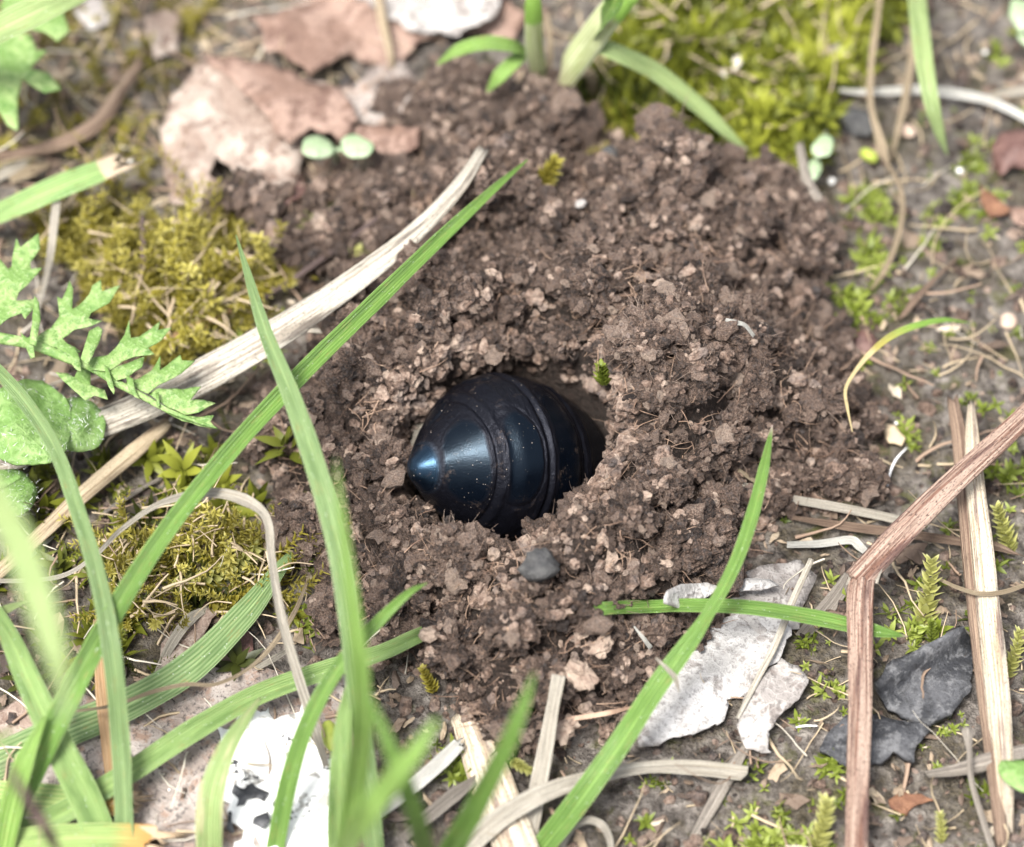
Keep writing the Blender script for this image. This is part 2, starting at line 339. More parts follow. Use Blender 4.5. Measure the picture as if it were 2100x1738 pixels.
# ------------------------------------------------------------------ terrain
HEAP_PX = [(800,170),(940,150),(1050,165),(1110,230),(1290,285),(1400,340),(1590,370),(1680,450),(1695,560),(1650,660),(1760,740),(1800,830),(1780,960),(1740,1015),
           (1600,1000),(1540,1090),(1490,1180),(1470,1290),(1400,1340),(1330,1400),(1285,1485),(1120,1500),(1010,1545),(920,1500),(885,1400),(830,1345),
           (700,1330),(640,1345),(625,1290),(690,1190),(620,1110),(570,1050),(575,985),(490,930),(455,870),(560,800),(640,710),(700,610),(745,560),(640,540),
           (520,500),(470,430),(560,375),(740,355),(830,290),(770,230)]
HEAP = np.array([at(x, y, 0.12)[:2] for x, y in HEAP_PX])
AX = unit(.60 * VDIR + .80 * (np.array([-.985, 0, 0]) - .11 * UPI))                        # beetle axis, towards the tip of the abdomen
DORS = unit(VDIR - (VDIR @ AX) * AX)                   # dorsal side, turned to the light
LAT = np.cross(AX, DORS)
TIP = at(840, 963, 0.60)
PS = np.array([0, .012, .04, .12, .25, .40, .55, .72, .95, 1.25, 1.7, 2.3]); PR = np.array([0, .052, .088, .172, .308, .435, .525, .565, .55, .49, .41, .34])
PITC = at(1045, 925, 0.40)[:2]
PIT_A = unit(AX[:2]); PIT_B = np.array([-PIT_A[1], PIT_A[0]])
def heap_d(X, Y): return sdist(HEAP, X, Y)
def gz(X, Y, fine=True):
    X = np.atleast_1d(np.asarray(X, float)); Y = np.atleast_1d(np.asarray(Y, float)); P = np.stack([X, Y, 0 * X], -1)
    z = .07 * fbm(P * .5, 3, 2) + .035 * fbm(P * 1.9, 8, 2)
    near = (np.abs(X) < 6) & (np.abs(Y) < 6)
    if near.any():
        x, y = X[near], Y[near]; p = P[near]; d = heap_d(x, y) + .10 * fbm(p * 2.2, 21, 2)
        m = sstep(-.04, .85, d)
        H = .50 + .14 * fbm(p * 1.1, 31, 2)
        for (px, py, amp, rad) in ((1400, 860, .26, .75), (1150, 1180, .06, .5), (1010, 1085, -.36, .45), (1380, 560, .12, .8), (815, 985, -.34, .42), (1000, 220, -.12, .7), (640, 440, -.15, .7)):
            c = at(px, py, .4)[:2]; H = H + amp * np.exp(-((x - c[0]) ** 2 + (y - c[1]) ** 2) / rad ** 2)
        rc = np.hypot(x - PITC[0], y - PITC[1]); H = H + .20 * np.exp(-((rc - 1.15) / .35) ** 2) * (.45 + .55 * sstep(-.5, .8, (y - PITC[1]) + .6 * (x - PITC[0])))
        zz = z[near] + m * H + m * (.24 * fbm(p * 2.1, 41, 3) + (.10 * fbm(p * 6.5, 51, 2) if fine else 0)) + sstep(-.02, .06, d) * .06
        q = np.stack([x - PITC[0], y - PITC[1]], -1); u = q @ PIT_A; v = q @ PIT_B
        e = np.sqrt((u / np.where(u > 0, .80, .75)) ** 2 + (v / .73) ** 2) * (1 + .10 * fbm(p * 3, 61, 2))
        pit = 1 - sstep(.80, 1.08, e)
        zp = -.62 + .60 * np.clip(u, -.8, .8) - .9 * sstep(-.30, -.62, u)
        z[near] = zz * (1 - pit) + zp * pit
    if fine:
        z = z + np.where(near, .018 * fbm(P * 6, 71, 2), 0)
    return z
_c = np.arange(-6.5, 6.51, .04); _X, _Y = np.meshgrid(_c, _c); HQ = gz(_X.ravel(), _Y.ravel(), False).reshape(_X.shape)
def gq(x, y):
    """Terrain height by bilinear look-up."""
    fx, fy = np.clip((x + 6.5) / .04, 0, len(_c) - 2.001), np.clip((y + 6.5) / .04, 0, len(_c) - 2.001); i, j = int(fx), int(fy); a, b = fx - i, fy - j
    return (HQ[j, i] * (1 - a) + HQ[j, i + 1] * a) * (1 - b) + (HQ[j + 1, i] * (1 - a) + HQ[j + 1, i + 1] * a) * b
def surf(px, py, off=0.0):
    """World point on the terrain (plus off) seen at a pixel."""
    h = 0.1
    for _ in range(14):
        p = at(px, py, h); h = 0.5 * h + 0.5 * (gq(p[0], p[1]) + off)
    return at(px, py, h)

def axis_coords(a, b, step, far, grow=1.45):
    c = list(np.arange(a, b + 1e-6, step)); s = step
    lo, hi = [c[0]], [c[-1]]
    while hi[-1] < far: s *= grow; hi.append(hi[-1] + s); lo.append(lo[-1] - s)
    return np.array(lo[:0:-1] + c + hi[1:])
gx = axis_coords(-4.7, 4.7, .027, 4000); gy = axis_coords(-4.4, 5.0, .027, 4000)
GX, GY = np.meshgrid(gx, gy); gxf, gyf = GX.ravel(), GY.ravel()
GZ = gz(gxf, gyf)
hm = np.zeros(len(gxf)); nr = (np.abs(gxf) < 6) & (np.abs(gyf) < 6)
hm[nr] = sstep(-.05, .12, heap_d(gxf[nr], gyf[nr]) + .1 * fbm(np.stack([gxf[nr], gyf[nr], 0 * gxf[nr]], -1) * 2.2, 21, 2))
nx, ny = len(gx), len(gy); I = np.arange(nx * ny).reshape(ny, nx)
F = np.stack([I[:-1, :-1], I[:-1, 1:], I[1:, 1:], I[1:, :-1]], -1).reshape(-1, 4)
g = link('ground', mesh_arr('ground', np.stack([gxf, gyf, GZ], -1), F, {'heap': hm}), M['ground'])
tag(g, 'bare grey brown soil of the ground, scooped out at the burrow', kind='structure')

# ------------------------------------------------------------------ ico granules and joined scatter
def ico(sub):
    import bmesh
    bm = bmesh.new(); bmesh.ops.create_icosphere(bm, subdivisions=sub, radius=1.0)
    V = np.array([v.co[:] for v in bm.verts]); F = np.array([[v.index for v in f.verts] for f in bm.faces]); bm.free(); return V, F
ICO1, ICO2, ICO3, ICO4 = ico(1), ico(2), ico(3), ico(5)
def granule(seed, base=ICO2, rough=.45, freq=1.3):
    V, F = base; n = fbm(V * freq + seed * 7.7, seed, 4, .75); V2 = V * (1 + rough * 1.7 * n)[:, None]
    V2 = V2 * np.array([1 + .35 * random.random(), .65 + .35 * random.random(), .6 + .35 * random.random()]); return V2, F
def rot_rand(n):
    q = rng.normal(size=(n, 4)); q /= np.linalg.norm(q, axis=1)[:, None]; w_, x, y, z = q.T
    return np.stack([1 - 2 * (y * y + z * z), 2 * (x * y - z * w_), 2 * (x * z + y * w_), 2 * (x * y + z * w_), 1 - 2 * (x * x + z * z), 2 * (y * z - x * w_),
                     2 * (x * z - y * w_), 2 * (y * z + x * w_), 1 - 2 * (x * x + y * y)], -1).reshape(n, 3, 3)
def frames(up, roll):
    """Rotation matrices whose local z is 'up'."""
    up = up / np.linalg.norm(up, axis=1)[:, None]; ref = np.where(np.abs(up[:, 2:3]) < .95, [[0, 0, 1.0]], [[1.0, 0, 0]])
    a = np.cross(ref, up); a /= np.linalg.norm(a, axis=1)[:, None]; b = np.cross(up, a)
    c, s = np.cos(roll)[:, None], np.sin(roll)[:, None]
    return np.stack([a * c + b * s, b * c - a * s, up], -1)
def joined(protos, which, Rm, S, T, tint=None):
    """protos: list of (V, F, along). All instances in one array mesh."""
    Vs, Fs, At, Tn, off = [], [], [], [], 0
    for k, pr in enumerate(protos):
        idx = np.nonzero(which == k)[0]
        if not len(idx): continue
        V, F = pr[0], pr[1]; al = pr[2] if len(pr) > 2 else np.ones(len(V))
        W = np.einsum('nij,vj->nvi', Rm[idx], V) * S[idx][:, None, None] + T[idx][:, None, :]
        Vs.append(W.reshape(-1, 3)); Fs.append((F[None] + (np.arange(len(idx)) * len(V))[:, None, None] + off).reshape(-1, F.shape[1]))
        At.append(np.tile(al, len(idx))); Tn.append(np.repeat(tint[idx], len(V)) if tint is not None else np.zeros(len(idx) * len(V)))
        off += len(idx) * len(V)
    return np.vstack(Vs), np.vstack(Fs), {'along': np.concatenate(At), 'tint': np.concatenate(Tn)}

# ------------------------------------------------------------------ beetle (one continuous body)
def body_r(s): return np.interp(s, PS, PR)
def build_beetle():
    ns, nt = 420, 300
    s = 2.2 * (np.linspace(0, 1, ns) ** 1.35); th = np.linspace(-math.pi, math.pi, nt, endpoint=False)
    S, TH = np.meshgrid(s, th, indexing='ij')
    k = np.array([.06, .24, .5, .24, .06]); rs = np.interp(s, PS, PR)
    for _ in range(10): rs[2:-2] = np.convolve(rs, [.1, .2, .4, .2, .1], 'same')[2:-2]
    r = np.repeat(rs[:, None], nt, 1)
    ca = np.abs(TH) / math.pi
    # segment folds, slanting forwards towards the belly
    sl = S + .10 * ca ** 2
    folds = [(.128, .006, .003), (.405, .016, .017), (.735, .018, .017), (1.05, .022, .016), (1.40, .03, .016)]
    for (c, wd, dp) in folds:
        r -= dp * np.exp(-((sl - c) / wd) ** 2) * sstep(0, .1, S)
        r += dp * .55 * np.exp(-((sl - c - wd * 2.2) / (wd * 1.4)) ** 2)
    # hard back plates
    plate = np.zeros_like(r)
    P = [(.0, .122, 1.15), (.134, .37, .98), (.45, .685, .66), (.79, 1.01, .9), (1.10, 1.34, 1.0)]
    for i, (a, b, tm) in enumerate(P):
        c, hw = (a + b) / 2, (b - a) / 2
        jag = (.05 if i == 1 else .10) * fbm(np.stack([S * 14, TH * 7, 0 * S], -1).reshape(-1, 3), 5 + i, 2).reshape(S.shape)
        pw = 2.6 if i != 1 else 3.2
        u = (S - c) / hw + (.25 * (TH / tm) ** 2 if i >= 2 else (-.10 * (TH / tm) ** 2 if i == 1 else 0)); vv = TH / tm
        e = (np.abs(u) ** pw + np.abs(vv) ** pw) ** (1 / pw) + jag * (1 if i else 0)
        if i == 0: e = np.maximum((S - 0) / b, np.abs(TH) / 2.2)
        m = 1 - sstep(.82, 1.0, e)
        plate = np.maximum(plate, m)
        r += m * (.006 if i > 1 else .002) - (.006 if i > 1 else (.003 if i else 0)) * np.exp(-((e - 1.06) / .06) ** 2)
        if 1 < i < 3: r += .007 * np.exp(-(((S - a) / .02) ** 2)) * (1 - sstep(.6, 1, np.abs(vv)))
    # side plates and soft wrinkles
    sp = np.zeros_like(r)
    for (a, b, t0) in ((.20, .40, 1.75), (.52, .72, 1.55), (.86, 1.03, 1.7)):
        for sg in (-1, 1):
            e = np.sqrt(((S - (a + b) / 2) / ((b - a) / 2)) ** 2 + ((TH * sg - t0) / .26) ** 2); sp = np.maximum(sp, 1 - sstep(.8, 1, e)); r += .008 * (1 - sstep(.75, 1.0, e)) - .006 * np.exp(-((e - 1.05) / .08) ** 2)
    wr = fbm(np.stack([S * 22, TH * 8, 0 * S], -1).reshape(-1, 3), 77, 4).reshape(S.shape)
    r += (1 - np.maximum(plate, sp)) * .005 * wr * sstep(.1, .3, S)
    big = fbm(np.stack([S * 2.2, np.cos(TH) * 1.3, np.sin(TH) * 1.3], -1).reshape(-1, 3), 91, 2).reshape(S.shape)
    r *= 1 + .034 * big
    r[0] = 0
    # slight droop of the axis and a flattened underside
    cen = TIP[None, None] - AX * S[..., None] - np.array([0, 0, .75]) * (np.maximum(0, S - .72) ** 2)[..., None]
    V = cen + (DORS * np.cos(TH)[..., None] * (0.97 + .05 * (np.cos(TH) > 0))[..., None] + LAT * np.sin(TH)[..., None] * 1.02) * r[..., None]
    I = np.arange(ns * nt).reshape(ns, nt); J = np.roll(I, -1, 1)
    F = np.stack([I[:-1], I[1:], J[1:], J[:-1]], -1).reshape(-1, 4)
    uv = np.stack([TH / (2 * math.pi) + .5, S], -1).reshape(-1, 2)
    me = mesh_arr('beetle', V.reshape(-1, 3) - TIP, F, {'plate': np.maximum(plate, sp * .8).ravel()}, uv)
    o = link('beetle', me, M['beetle'], None, TIP)
    tag(o, 'glossy blue black beetle with its ringed abdomen pointing out of the burrow', 'beetle')
build_beetle()
BODY_PX = [(838,962),(850,915),(890,850),(935,792),(1000,758),(1100,768),(1160,796),(1205,860),(1214,940),(1190,1005),(1145,1048),(1080,1076),(1000,1084),(940,1066),(893,1022),(850,992)]
def hides_beetle(P, pad=0.0):
    """Loose soil that would have fallen onto the visible abdomen."""
    q = proj(P); return sdist(BODY_PX, q[:, 0], q[:, 1]) > -pad
def in_beetle(p, pad):
    q = np.atleast_2d(p) - TIP; s = -(q @ AX); rad = np.linalg.norm(q + s[:, None] * AX, axis=1)
    return (s > -pad) & (s < 2.2) & (rad < body_r(np.clip(s, 0, 2.2)) + pad)

# ------------------------------------------------------------------ soil clods and crumbs
def make_clod(seed):
    n = random.randint(90, 120); Vs, Fs, Tn, off = [], [], [], 0
    def rad(D):                              # lumpy, knobbly body of the clod
        D = np.atleast_2d(D); o_ = seed * 5.3
        return .72 * (1 + .55 * vn(D * 1.5 + o_, seed) + .30 * (1 - 2 * np.abs(vn(D * 3.4 + o_, seed + 1))) + .20 * (1 - 2 * np.abs(vn(D * 7.5 + o_, seed + 2))) + .12 * vn(D * 16 + o_, seed + 3))
    V, cf = ICO4; core = V * rad(V)[:, None] * np.array([1, 1, .85])
    Vs.append(core); Fs.append(cf); Tn.append(np.clip(.38 + .28 * vn(V * 4 + seed, seed + 5) + .12 * vn(V * 13 + seed, seed + 6), 0, 1)); off += len(core)  # moist core, tint darkened against the dry granules to paint shade into gaps
    for k in range(n):
        d = unit(rng.normal(size=3)); c = d * float(rad(d)[0]) * np.array([1, 1, .85]) * rng.uniform(.92, 1.13); sz = float(np.exp(rng.normal(math.log(.105), .55)))
        V, F = granule(seed * 50 + k, ICO2, .62, 1.8)
        V = (rot_rand(1)[0] @ V.T).T * sz + c
        Vs.append(V); Fs.append(F + off); off += len(V); Tn.append(np.full(len(V), np.clip(rng.normal(.52, .17) + (.3 if rng.random() < .07 else 0), 0, 1)))
    for k in range(30):                      # short root ends sticking out of the crumb
        d = unit(rng.normal(size=3) + [0, 0, .4]); e = unit(rng.normal(size=3)); L = rng.uniform(.3, .9)
        r0 = float(rad(d)[0]) * .8
        pts = np.array([d * (r0 + L * t) + e * .25 * t * t for t in np.linspace(0, 1, 5)]); a = unit(np.cross(d, e)); b = np.cross(d, a)
        rr = .017 * np.array([1.2, 1, .9, .7, .3])
        V = np.concatenate([pts + (a * math.cos(q) + b * math.sin(q)) * rr[:, None] for q in (0, 2.1, 4.2)]).reshape(3, 5, 3)
        Fk = []
        for q in range(3):
            for t in range(4):
                a0, b0 = q * 5 + t, ((q + 1) % 3) * 5 + t; Fk += [[a0, b0, b0 + 1], [a0, b0 + 1, a0 + 1]]
        Vs.append(V.reshape(-1, 3)); Fs.append(np.array(Fk) + off); off += 15; Tn.append(np.full(15, rng.uniform(.45, .9)))
    return np.vstack(Vs), np.vstack(Fs), np.concatenate(Tn)
clod_meshes = []
for k in range(14):
    V, F, T = make_clod(k + 1); me = mesh_arr('soil_clod', V, F, {'tint': T}, smooth=False); me.materials.append(M['soil']); clod_meshes.append(me)

def heap_points(n, dmin=-.03):
    lo, hi = HEAP.min(0) - .1, HEAP.max(0) + .1; out = []
    while len(out) < n:
        x = rng.uniform(lo[0], hi[0], n * 2); y = rng.uniform(lo[1], hi[1], n * 2)
        ok = heap_d(x, y) + .1 * fbm(np.stack([x, y, 0 * x], -1) * 2.2, 21, 2) > dmin
        out += list(zip(x[ok], y[ok]))
    return np.array(out[:n])
PROT = []   # spots that stay free of loose soil: (pixel line, half width px)
placed = []
cand = heap_points(3000, .04)
for (x, y) in cand:
    if len(placed) >= 290: break
    Rr = float(np.clip(rng.normal(.158, .06), .07, .32))
    z = gq(x, y); p = np.array([x, y, z + rng.uniform(.15, .85) * Rr])
    if in_beetle(p, Rr * .85)[0] or hides_beetle(p, Rr * PXCM * (.95 if p[0] < TIP[0] + .25 else .72))[0]: continue
    if z < .05 and heap_d(np.array([x]), np.array([y]))[0] > .5: continue
    if any((p - q)[:2] @ (p - q)[:2] < (.60 * (Rr + rq)) ** 2 for q, rq in placed): continue
    placed.append((p, Rr))
for i, (p, Rr) in enumerate(placed):
    o = bpy.data.objects.new('soil_clod', clod_meshes[i % 14]); COL.objects.link(o)
    o.location = Vector(p); o.scale = (Rr, Rr, Rr * .9); o.rotation_euler = (rng.uniform(-.5, .5), rng.uniform(-.5, .5), rng.uniform(0, 6.28))
    px = proj(p)[0]; size = 'large' if Rr > .18 else ('small' if Rr < .12 else 'mid-sized'); e = float(heap_d(p[:1], p[1:2])[0])
    pd = float(np.hypot(p[0] - PITC[0], (p[1] - PITC[1])))
    zone = 'on the rim of the burrow beside the beetle' if pd < 1.1 else ('along the outer foot of the heap' if e < .32 else
           ('on the heap behind the bleached straw' if p[0] < -.6 and p[1] > .6 else ('on the heap between the burrow and the cushion moss' if p[1] > .5 else
           ('on the heap between the burrow and the split stalk' if p[0] > .6 else 'on the heap between the burrow and the white dry leaves'))))
    lab = size + ' crumbly brown soil clod ' + zone
    tag(o, lab, 'soil clod', size + ' clods ' + zone)
# crumbs between the clods
grs = [granule(900 + k, ICO2 if k < 5 else ICO1, .6, 1.6) for k in range(10)]
N = 8000; q = heap_points(N, -.05); stray = rng.random(N) < .05
q[stray] += rng.normal(size=(stray.sum(), 2)) * .30
z = gz(q[:, 0], q[:, 1]); S = np.exp(rng.normal(math.log(.0205), .5, N)).clip(.008, .07)
# some sit on top of clods
T = np.stack([q[:, 0], q[:, 1], z + S * .3], -1)
CP = np.array([p for p, _ in placed]); CR = np.array([r for _, r in placed])
for a in range(0, N, 2000):
    d2 = ((T[a:a + 2000, None, :2] - CP[None, :, :2]) ** 2).sum(-1); j = d2.argmin(1); dd = np.sqrt(d2[np.arange(len(j)), j]); rr = CR[j]
    on = dd < rr * .85; S[a:a + 2000] = np.where(on & (rng.random(len(on)) < .55), .0005, S[a:a + 2000]); T[a:a + 2000, 2] = np.where(on, np.maximum(T[a:a + 2000, 2], CP[j, 2] + np.sqrt(np.maximum(0, rr ** 2 - dd ** 2)) * .75), T[a:a + 2000, 2])
an = rng.uniform(0, 6.283, 3200); ee_ = rng.uniform(.70, 1.12, len(an)); uu_ = np.cos(an) * ee_ * np.where(np.cos(an) > 0, .80, .75); vv_ = np.sin(an) * ee_ * .73
wall = PITC + uu_[:, None] * PIT_A + vv_[:, None] * PIT_B
zw = gz(wall[:, 0], wall[:, 1]); Sw = np.exp(rng.normal(math.log(.032), .4, len(wall))).clip(.015, .08)
S = np.concatenate([S, Sw]); T = np.vstack([T, np.stack([wall[:, 0], wall[:, 1], zw + Sw * .3], -1)]); q = np.vstack([q, wall])
keep = ~in_beetle(T, .012) & ~hides_beetle(T, 7) & (S > .004); q, S, T = q[keep], S[keep], T[keep]; N = len(T)
tint = np.clip(rng.normal(.52, .18, N) + (rng.random(N) < .05) * .4, 0, 1)
big = S > .022
V, F, A = joined(grs, np.where(big, rng.integers(0, 5, N), rng.integers(3, 10, N)), rot_rand(N), S, T, tint)
o = link('soil_crumbs', mesh_arr('soil_crumbs', V, F, A, smooth=False), M['soil']); tag(o, 'loose dark brown soil crumbs heaped between the clods', 'soil', kind='stuff')

# ------------------------------------------------------------------ ribbons, tubes and sheets
def sweep(name, pts, widths, mat, parent=None, fold=.25, roll=0, thick=.010, n=9, K=7, twist=0, kind='ribbon', base=None, wav=0, jag=0, sides=14, flat=1.0, groove=0.0, nref=None, fray=0.0):
    """pts: world points; widths in photo pixels. kind 'ribbon' (grass) or 'stem' (rod)."""
    P = catmull(pts, n); m = len(P); wd = np.interp(np.linspace(0, 1, m), np.linspace(0, 1, len(widths)), widths) / PXCM
    T = np.gradient(P, axis=0); T /= np.linalg.norm(T, axis=1)[:, None]
    nr = unit(.6 * VDIR + .4 * np.array([0, 0, 1.0])) if nref is None else unit(nref)
    L = np.concatenate([[0], np.cumsum(np.linalg.norm(np.diff(P, axis=0), axis=1))])
    ro = R(roll) + R(twist) * np.linspace(0, 1, m)
    if wav: ro = ro + wav * fbm(np.stack([L * 1.4, 0 * L, 0 * L + wav * 9], -1), 3, 2)
    side = np.cross(T, nr); side /= (np.linalg.norm(side, axis=1)[:, None] + 1e-9); nn = np.cross(side, T)
    s2 = side * np.cos(ro)[:, None] + nn * np.sin(ro)[:, None]; n2 = nn * np.cos(ro)[:, None] - side * np.sin(ro)[:, None]
    base = P[0] if base is None else base
    tt = np.linspace(0, 1, m)
    if kind == 'ribbon':
        u = np.linspace(-1, 1, K); prof = fold * (np.sqrt(u * u + .03) - .17)
        edge = 1 + .05 * fbm(np.stack([L * 3.1, 0 * L, 0 * L + len(name)], -1), 11, 2)
        top = P[:, None] + s2[:, None] * (u * .5)[None, :, None] * (wd * edge)[:, None, None] + n2[:, None] * (prof * .5)[None, :, None] * wd[:, None, None]
        th = np.minimum(thick, wd * .25)[:, None, None] * np.sqrt(np.maximum(.05, 1 - u * u))[None, :, None]
        if fray:
            jj = fray * (1.3 * rng.random(K) ** 2 + .5 * vn(np.stack([u * 3, 0 * u, 0 * u + len(pts)], -1), 5) - .5); top[-1] += T[-1] * jj[:, None]; top[-2] += T[-1] * jj[:, None] * .4
        bot = top - n2[:, None] * th
        ring = np.concatenate([top, bot[:, ::-1]], 1); uu = np.concatenate([u, u[::-1]]) * .5 + .5
    else:
        a = np.linspace(0, 2 * math.pi, sides, endpoint=False); u = np.cos(a); vv = np.sin(a)
        rr = 1 + groove * np.sin(a * 5 + 1.3)[None] * .6 + groove * fbm(np.stack([np.repeat(L * 1.2, sides), np.tile(u * 2.5, m), np.tile(vv * 2.5, m)], -1), 7, 3).reshape(m, sides)
        ring = P[:, None] + (s2[:, None] * u[None, :, None] + n2[:, None] * (vv * flat)[None, :, None]) * (rr * wd[:, None] * .5)[..., None]
        if jag:                       # splintered ends
            j = jag * rng.random(sides); ring[0] -= T[0] * j[:, None]; ring[-1] += T[-1] * (jag * rng.random(sides))[:, None]
        uu = a / (2 * math.pi)
    k = ring.shape[1]; V = ring.reshape(-1, 3); I = np.arange(m * k).reshape(m, k); J = np.roll(I, -1, 1)
    F = np.stack([I[:-1], J[:-1], J[1:], I[1:]], -1).reshape(-1, 4)
    V = np.vstack([V, ring[0].mean(0), ring[-1].mean(0)]); c0, c1 = m * k, m * k + 1
    F = np.vstack([F, np.stack([J[0], I[0], np.full(k, c0), np.full(k, c0)], -1)[:, :4], np.stack([I[-1], J[-1], np.full(k, c1), np.full(k, c1)], -1)])
    uv = np.stack([np.tile(uu, m), np.repeat(L, k)], -1); uv = np.vstack([uv, [.5, 0], [.5, L[-1]]])
    al = np.concatenate([np.repeat(tt, k), [0, 1]])
    # caps as quads with a doubled corner would be invalid: build with from_pydata instead
    me = bpy.data.meshes.new(name); faces = [tuple(f) for f in F[:-2 * k].tolist()] + [tuple(f[:3]) for f in F[-2 * k:].tolist()]
    me.from_pydata((V - base).tolist(), [], faces); me.polygons.foreach_set('use_smooth', np.full(len(faces), True))
    a_ = me.attributes.new('along', 'FLOAT', 'POINT'); a_.data.foreach_set('value', al.astype(np.float32))
    ul = me.uv_layers.new(name='UVMap'); li = np.empty(len(me.loops), np.int32); me.loops.foreach_get('vertex_index', li); ul.data.foreach_set('uv', uv[li].astype(np.float32).ravel())
    me.update()
    o = link(name, me, mat, parent, base if parent is None else None)
    if parent is not None: o.location = Vector(base) - wloc(parent)
    return o
def W3(pts):
    """(px, py, h): height above z = 0; h given as 's+0.1' style tuple ('s', off) lies on the terrain."""
    out = []
    for p in pts:
        if isinstance(p[2], str): out.append(surf(p[0], p[1], float(p[2])))
        else: out.append(at(*p))
    return np.array(out)
def blade(label, pts, widths, mat, group=None, name='grass_leaf', cat='grass blade', **kw):
    if name in ('dry_grass_leaf', 'straw', 'bark_sliver'): kw.setdefault('fray', .07); kw.setdefault('K', 13); kw.setdefault('wav', .35)
    o = sweep(name, W3(pts), [w_ * .80 for w_ in widths], M[mat], **kw); return tag(o, label, cat, group)
def stem(label, pts, widths, mat, name='dry_stalk', cat='dry stem', group=None, **kw):
    kw.setdefault('kind', 'stem'); kw.setdefault('flat', .55); kw.setdefault('groove', .10); kw.setdefault('jag', .03)
    o = sweep(name, W3(pts), widths, M[mat], **kw); return tag(o, label, cat, group)

def wloc(o):
    p = Vector((0, 0, 0))
    while o is not None: p = p + o.location; o = o.parent
    return p
def sheet(name, outline, mat, h=0.06, parent=None, curl=.05, seed=1, thick=.012, step=14, ragged=3.0, base=None, tilt=(0, 0), dome=0.0, absolute=None, hfun=None):
    """A leaf-like sheet from a photo outline: laid over the terrain (h above it) or at absolute height."""
    P = np.array(outline, float); pts = []
    for a, b in zip(P, np.roll(P, -1, 0)):
        k = max(1, int(np.linalg.norm(b - a) / (step * .8)))
        for t in np.linspace(0, 1, k, endpoint=False): pts.append(a + (b - a) * t)
    B = np.array(pts); nn = len(B); nz = np.stack([B[:, 0] / 17, B[:, 1] / 17, 0 * B[:, 0] + seed], -1)
    B = B + ragged * np.stack([vn(nz, seed), vn(nz + 40, seed + 1)], -1)
    x0, y0 = B.min(0); x1, y1 = B.max(0)
    gxs, gys = np.meshgrid(np.arange(x0, x1, step), np.arange(y0, y1, step)); G = np.stack([gxs.ravel(), gys.ravel()], -1) + rng.uniform(-.25, .25, (gxs.size, 2)) * step
    d = sdist(B, G[:, 0], G[:, 1]); G = G[d > step * .45]
    A = np.vstack([B, G]); vv, ee, ff, *_ = geometry.delaunay_2d_cdt([Vector(p) for p in A], [], [list(range(nn))], 1, 1e-4)
    Q = np.array([v[:] for v in vv]); c = P.mean(0)
    dd = np.maximum(0, sdist(B, Q[:, 0], Q[:, 1]))
    if absolute is not None: H = np.full(len(Q), absolute, float)
    else:
        w0 = np.array([at(px, py, .1) for px, py in Q]); g0 = gz(w0[:, 0], w0[:, 1], False); H = g0 + h
    H = H + curl * fbm(np.stack([Q[:, 0] / 110, Q[:, 1] / 110, 0 * Q[:, 0] + seed], -1), seed, 3) * 1.6
    H = H + tilt[0] * (Q[:, 0] - c[0]) / PXCM - tilt[1] * (Q[:, 1] - c[1]) / PXCM + dome * sstep(0, 60, dd)
    if hfun is not None: H = H + hfun(Q[:, 0], Q[:, 1])
    V = np.array([at(a[0], a[1], hh) for a, hh in zip(Q, H)])
    b0 = V.mean(0) if base is None else np.asarray(base); faces = [tuple(f) for f in ff]
    me = bpy.data.meshes.new(name); me.from_pydata((V - b0).tolist(), [], faces)
    import bmesh
    bm = bmesh.new(); bm.from_mesh(me); bmesh.ops.recalc_face_normals(bm, faces=bm.faces)
    if sum(f.normal.z for f in bm.faces) < 0: bmesh.ops.reverse_faces(bm, faces=bm.faces)
    bm.to_mesh(me); bm.free(); me.polygons.foreach_set('use_smooth', np.full(len(me.polygons), True)); me.update()
    o = link(name, me, mat, parent, b0 if parent is None else None)
    if parent is not None: o.location = Vector(b0) - wloc(parent)
    sm = o.modifiers.new('thickness', 'SOLIDIFY'); sm.thickness = thick; sm.offset = -1
    return o
def ell(cx, cy, rx, ry, ang=0, n=22, wob=.06, seed=1):
    a = np.linspace(0, 2 * math.pi, n, endpoint=False); r = 1 + wob * np.array([math.sin(3 * t + seed) + .6 * math.sin(5 * t + seed * 2) for t in a])
    x, y = rx * np.cos(a) * r, ry * np.sin(a) * r; c, s = math.cos(R(ang)), math.sin(R(ang)); return [(cx + X * c - Y * s, cy + X * s + Y * c) for X, Y in zip(x, y)]

# ------------------------------------------------------------------ grass blades
blade('long bright green grass blade crossing the thick bleached straw', [(1082,328,1.15),(1010,390,1.15),(900,492,1.15),(760,628,1.25),(620,765,1.3),(480,915,1.25),(340,1090,1.15),(225,1270,1.0),(130,1450,.8),(70,1580,.5),(20,1700,.2),(0,1760,'0.0')],
      [4,20,36,42,44,44,45,50,62,56,40,30], 'green', fold=.55, roll=14, thick=.03)
blade('tall bluish green folded grass blade tapering above the soil heap', [(484,482,1.75),(508,560,1.72),(545,680,1.66),(600,815,1.6),(650,960,1.52),(695,1120,1.4),(722,1290,1.2),(742,1480,.8),(760,1640,.4),(775,1790,'0.0')],
      [3,18,34,46,50,52,52,50,48,46], 'blue', fold=.55, roll=-12, thick=.02)
blade('out of focus green grass blade standing in front of the bluish folded blade', [(688,940,3.6),(700,1060,3.4),(716,1200,3.1),(735,1350,2.7),(742,1480,2.2),(728,1620,1.4),(705,1760,.7),(690,1850,'0.0')],
      [3,18,32,42,46,46,46,44], 'lime', fold=.4, roll=10)
